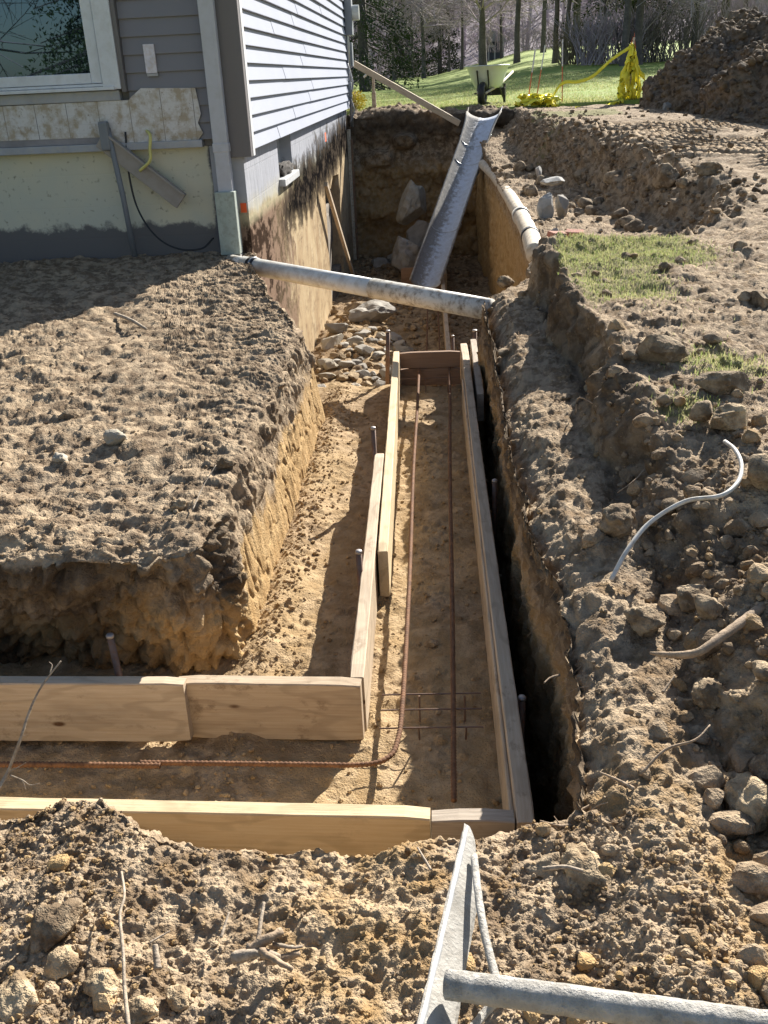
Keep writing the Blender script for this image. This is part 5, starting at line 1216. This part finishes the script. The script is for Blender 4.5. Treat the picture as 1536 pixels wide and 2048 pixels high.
# evergreens
NEED = NT('conifer_needles'); t = NEED; n = t.noise(t.pos(), 1.2, 4); NEED = t.out(t.mix(t.ramp(n, [(.35, 0), (.7, 1)]), (.022, .04, .014), (.075, .10, .035)), .8, spec=.15)
NEEDL = NT('pine_needles'); t = NEEDL; n = t.noise(t.pos(), 1.2, 4); NEEDL = t.out(t.mix(t.ramp(n, [(.35, 0), (.7, 1)]), (.045, .06, .02), (.13, .15, .055)), .8, spec=.15)
def conifer(label, x, y, H, R, z0, mat, seed, droop=.35, nb=120, per=42, cs=.13):
    g = np.random.default_rng(seed); z = lawnz(np.array(x), np.array(y)).item()
    t_ = thing('conifer', label, 'tree', (x, y, z)); segs_mesh([(Vector((0, 0, -.2)), Vector((0, 0, H * .5)), .24, .14), (Vector((0, 0, H * .5)), Vector((0, 0, H)), .14, .02)], 'trunk', BARK, t_)
    V, F = [], []; seg_ = []
    for b in range(nb):
        zz = z0 + (H - z0) * (b / nb); L = R * (1 - (zz - z0) / (H - z0)) ** .8 * g.uniform(.7, 1.1); a = g.uniform(0, 6.28)
        tip = Vector((math.cos(a) * L, math.sin(a) * L, zz - droop * L)); seg_.append((Vector((0, 0, zz)), tip, .03, .008))
        for k in range(int(per * 2.0)):
            s = g.uniform(.15, 1.0) ** .7; c = Vector((0, 0, zz)).lerp(tip, s) + Vector(g.normal(size=3) * (.10 + .10 * L * .3)) + Vector((0, 0, -.12 * g.random()))
            d1 = Vector(g.normal(size=3)).normalized() * cs * g.uniform(.5, 1.2); d2 = Vector((g.normal(), g.normal(), -1.2)).normalized() * cs * g.uniform(.3, .8)
            i = len(V); V += [c - d1 * .5, c + d1 * .5, c + d2]; F.append((i, i + 1, i + 2))
    segs_mesh(seg_, 'branches', BARK, t_, rmin=.012); tri_obj('crown', [v[:] for v in V], F, mat, parent=t_, smooth=False)
conifer('dark drooping spruce beside the far house corner', pxy(728, 40), 40, 10, 2.9, .3, NEED, 1, .45, 150, 60)
conifer('dark spruce further left behind the house corner spruce', pxy(690, 60), 60, 15, 4, .3, NEED, 2, .45, 130, 50)
conifer('pale green pine spreading above the straight dark trunks', pxy(1150, 58), 58, 10, 4.0, 3.4, NEEDL, 3, .12, 90, 55, .17)
conifer('green pine with long limbs above the soil heap', pxy(1440, 50), 50, 10, 5, 3.2, NEEDL, 4, .15, 90, 60, .17)
conifer('dark bushy pine behind the thick tree pair', pxy(1262, 46), 46, 9, 3.6, 2.2, NEED, 5, .2, 110, 60, .16)
conifer('small dark evergreen low at the wood edge left of the shed', pxy(880, 98), 98, 9, 2.6, .2, NEED, 6, .3, 100, 40, .22)
conifer('low dark evergreen at the wood edge beside the slim tree', pxy(805, 100), 100, 7, 3.0, .2, NEED, 7, .3, 100, 40, .22)
def thicket(label, x, y, w_, h_, n, seed, mat=TWIG, name='shrub', cat='shrub'):
    random.seed(seed); z = lawnz(np.array(x), np.array(y)).item(); sg = []
    for i in range(n):
        p = Vector((random.uniform(-w_, w_), random.uniform(-w_ * .6, w_ * .6), 0)); d = Vector((random.gauss(0, .35), random.gauss(0, .35), 1)).normalized(); L = h_ * random.uniform(.5, 1)
        m_ = p + d * L * .55; q = m_ + (d + Vector((random.gauss(0, .3), random.gauss(0, .3), 0))).normalized() * L * .45
        sg += [(p, m_, .022, .016), (m_, q, .016, .008)]
        for _ in range(3): sg.append((m_, m_ + Vector((random.gauss(0, .3), random.gauss(0, .3), random.uniform(.2, .7))) * L * .5, .010, .006))
    o = segs_mesh(sg, name, mat, rmin=.009); o.location = (x, y, z); return tag(o, label, cat)
thicket('tan leafless thicket left of the thick tree pair', pxy(1165, 42), 42, .9, 1.9, 120, 31, plain('tan_stems', (.22, .18, .12), .9, world=True))
thicket('dark leafless thicket around the base of the thick tree pair', pxy(1225, 40), 40, 1.3, 2.3, 130, 32)
thicket('dark thicket between the thick trees and the soil heap', pxy(1310, 40), 40, 1.5, 2.2, 110, 33, plain('dark_stems', (.16, .14, .12), .9, world=True))
thicket('brown thicket at the wood edge near the shed', pxy(1060, 96), 96, 5, 3, 200, 34)
thicket('leafless brush behind the soil heap at the right', pxy(1420, 44), 44, 3, 3, 160, 35)
BUSHM = plain('forsythia_bloom', (.55, .45, .03), .8, 0, .3, 9)
bu = thing('flowering_bush', 'small yellow blooming bush at the far house corner', 'bush', (-1.36, 18.2, .70))
V, F = [], []
for i in range(900):
    d = Vector((random.gauss(0, 1), random.gauss(0, 1), random.gauss(0, 1))).normalized() * random.random() ** .4; c = Vector((d.x * .2, d.y * .2, .2 + d.z * .2)); a, b = Vector((random.gauss(0, 1), random.gauss(0, 1), random.gauss(0, 1))).normalized() * .022, Vector((random.gauss(0, 1), random.gauss(0, 1), random.gauss(0, 1))).normalized() * .022
    k = len(V); V += [c - a, c + a, c + b]; F.append((k, k + 1, k + 2))
tri_obj('blossom', [v[:] for v in V], F, BUSHM, parent=bu, smooth=False)
segs_mesh([(Vector((0, 0, 0)), Vector((random.gauss(0, .1), random.gauss(0, .1), .35)), .01, .004) for _ in range(14)], 'stems', TWIG, bu)
# shed on the slope
sx_, sy_ = pxy(982, 100), 100; sz_ = lawnz(np.array(sx_), np.array(sy_)).item() - .1
sh = thing('garden_shed', 'small blue grey shed under the trees behind the wheelbarrow', 'shed', (sx_, sy_, sz_))
SHM = plain('blue_grey_boards', (.06, .07, .10), .8); SHW = plain('shed_white_trim', (.5, .52, .56), .7); SHR = plain('shed_roof', (.30, .31, .34), .8)
MB().box(-1.15, 1.15, -1, 1, 0, 1.7).build('wall', SHM, sh)
MB().prism([(-1.4, 1.65), (1.4, 1.65), (.8, 2.35), (0, 2.65), (-.8, 2.35)], -1.2, 1.2, 'y').build('roof', SHR, sh)
dr = MB().box(-.35, .35, -1.04, -1.0, .05, 1.35).build('door', SHW, sh); MB().box(-.22, .22, -1.07, -1.045, .1, 1.2).build('door_panel', SHM, dr)
for x in (-1.1, 1.1): MB().box(x - .06, x + .06, -1.05, -1.002, 0, 1.65).build('corner_post', SHW, sh)
# far woods on the hill: one mass
random.seed(5); sg = []
for i in range(420):
    y = 100 + 75 * random.random() ** 1.4; x = random.uniform(-.45, .72) * y; z = (lawnz(np.array(x), np.array(min(y, 105))).item() - .5 + float(sstep(100, 250, np.array(y))) * 34); H = random.uniform(9, 15); p = Vector((x, y, z - .5)); r = random.uniform(.10, .22)
    top = p + Vector((random.gauss(0, .5), random.gauss(0, .5), H)); sg.append((p, top, r, r * .4))
    for k in range(46):
        s = random.uniform(.03, 1); b = p.lerp(top, s); a = random.uniform(0, 6.28); L = random.uniform(1.2, 4) * (1.15 - .5 * s); q = b + Vector((math.cos(a) * L, math.sin(a) * L * .6, L * random.uniform(.1, .9))); sg.append((b, q, .035, .015))
        for _ in range(3): sg.append((b.lerp(q, random.uniform(.3, .9)), q + Vector((random.gauss(0, .7), random.gauss(0, .7), random.gauss(.3, .6))), .018, .012))
o = segs_mesh(sg, 'far_woods', plain('far_twigs', (.46, .38, .43), .95, 0, .35, .15, (.28, .23, .27), .6, world=True), rmin=.016); tag(o, 'leafless purple grey woods covering the hill behind the lawn', 'woods', kind='stuff')
# trees behind the camera, mirrored in the front window
bare_tree('large bare tree mirrored in the front window', -11.0, -9, .40, 14, 1.5, 4, seed=60, spread=.55)
conifer('dark pine mirrored in the front window', -8.0, -12.0, 12, 3.0, .5, NEED, 61, .3, 200, 80)
bare_tree('slender bare tree mirrored in the front window', -14, -14, .25, 13, 1.2, 4, seed=62)
conifer('dark spruce mirrored at the left of the front window', -17, -13.0, 14, 3.4, .5, NEED, 63, .3, 200, 80)
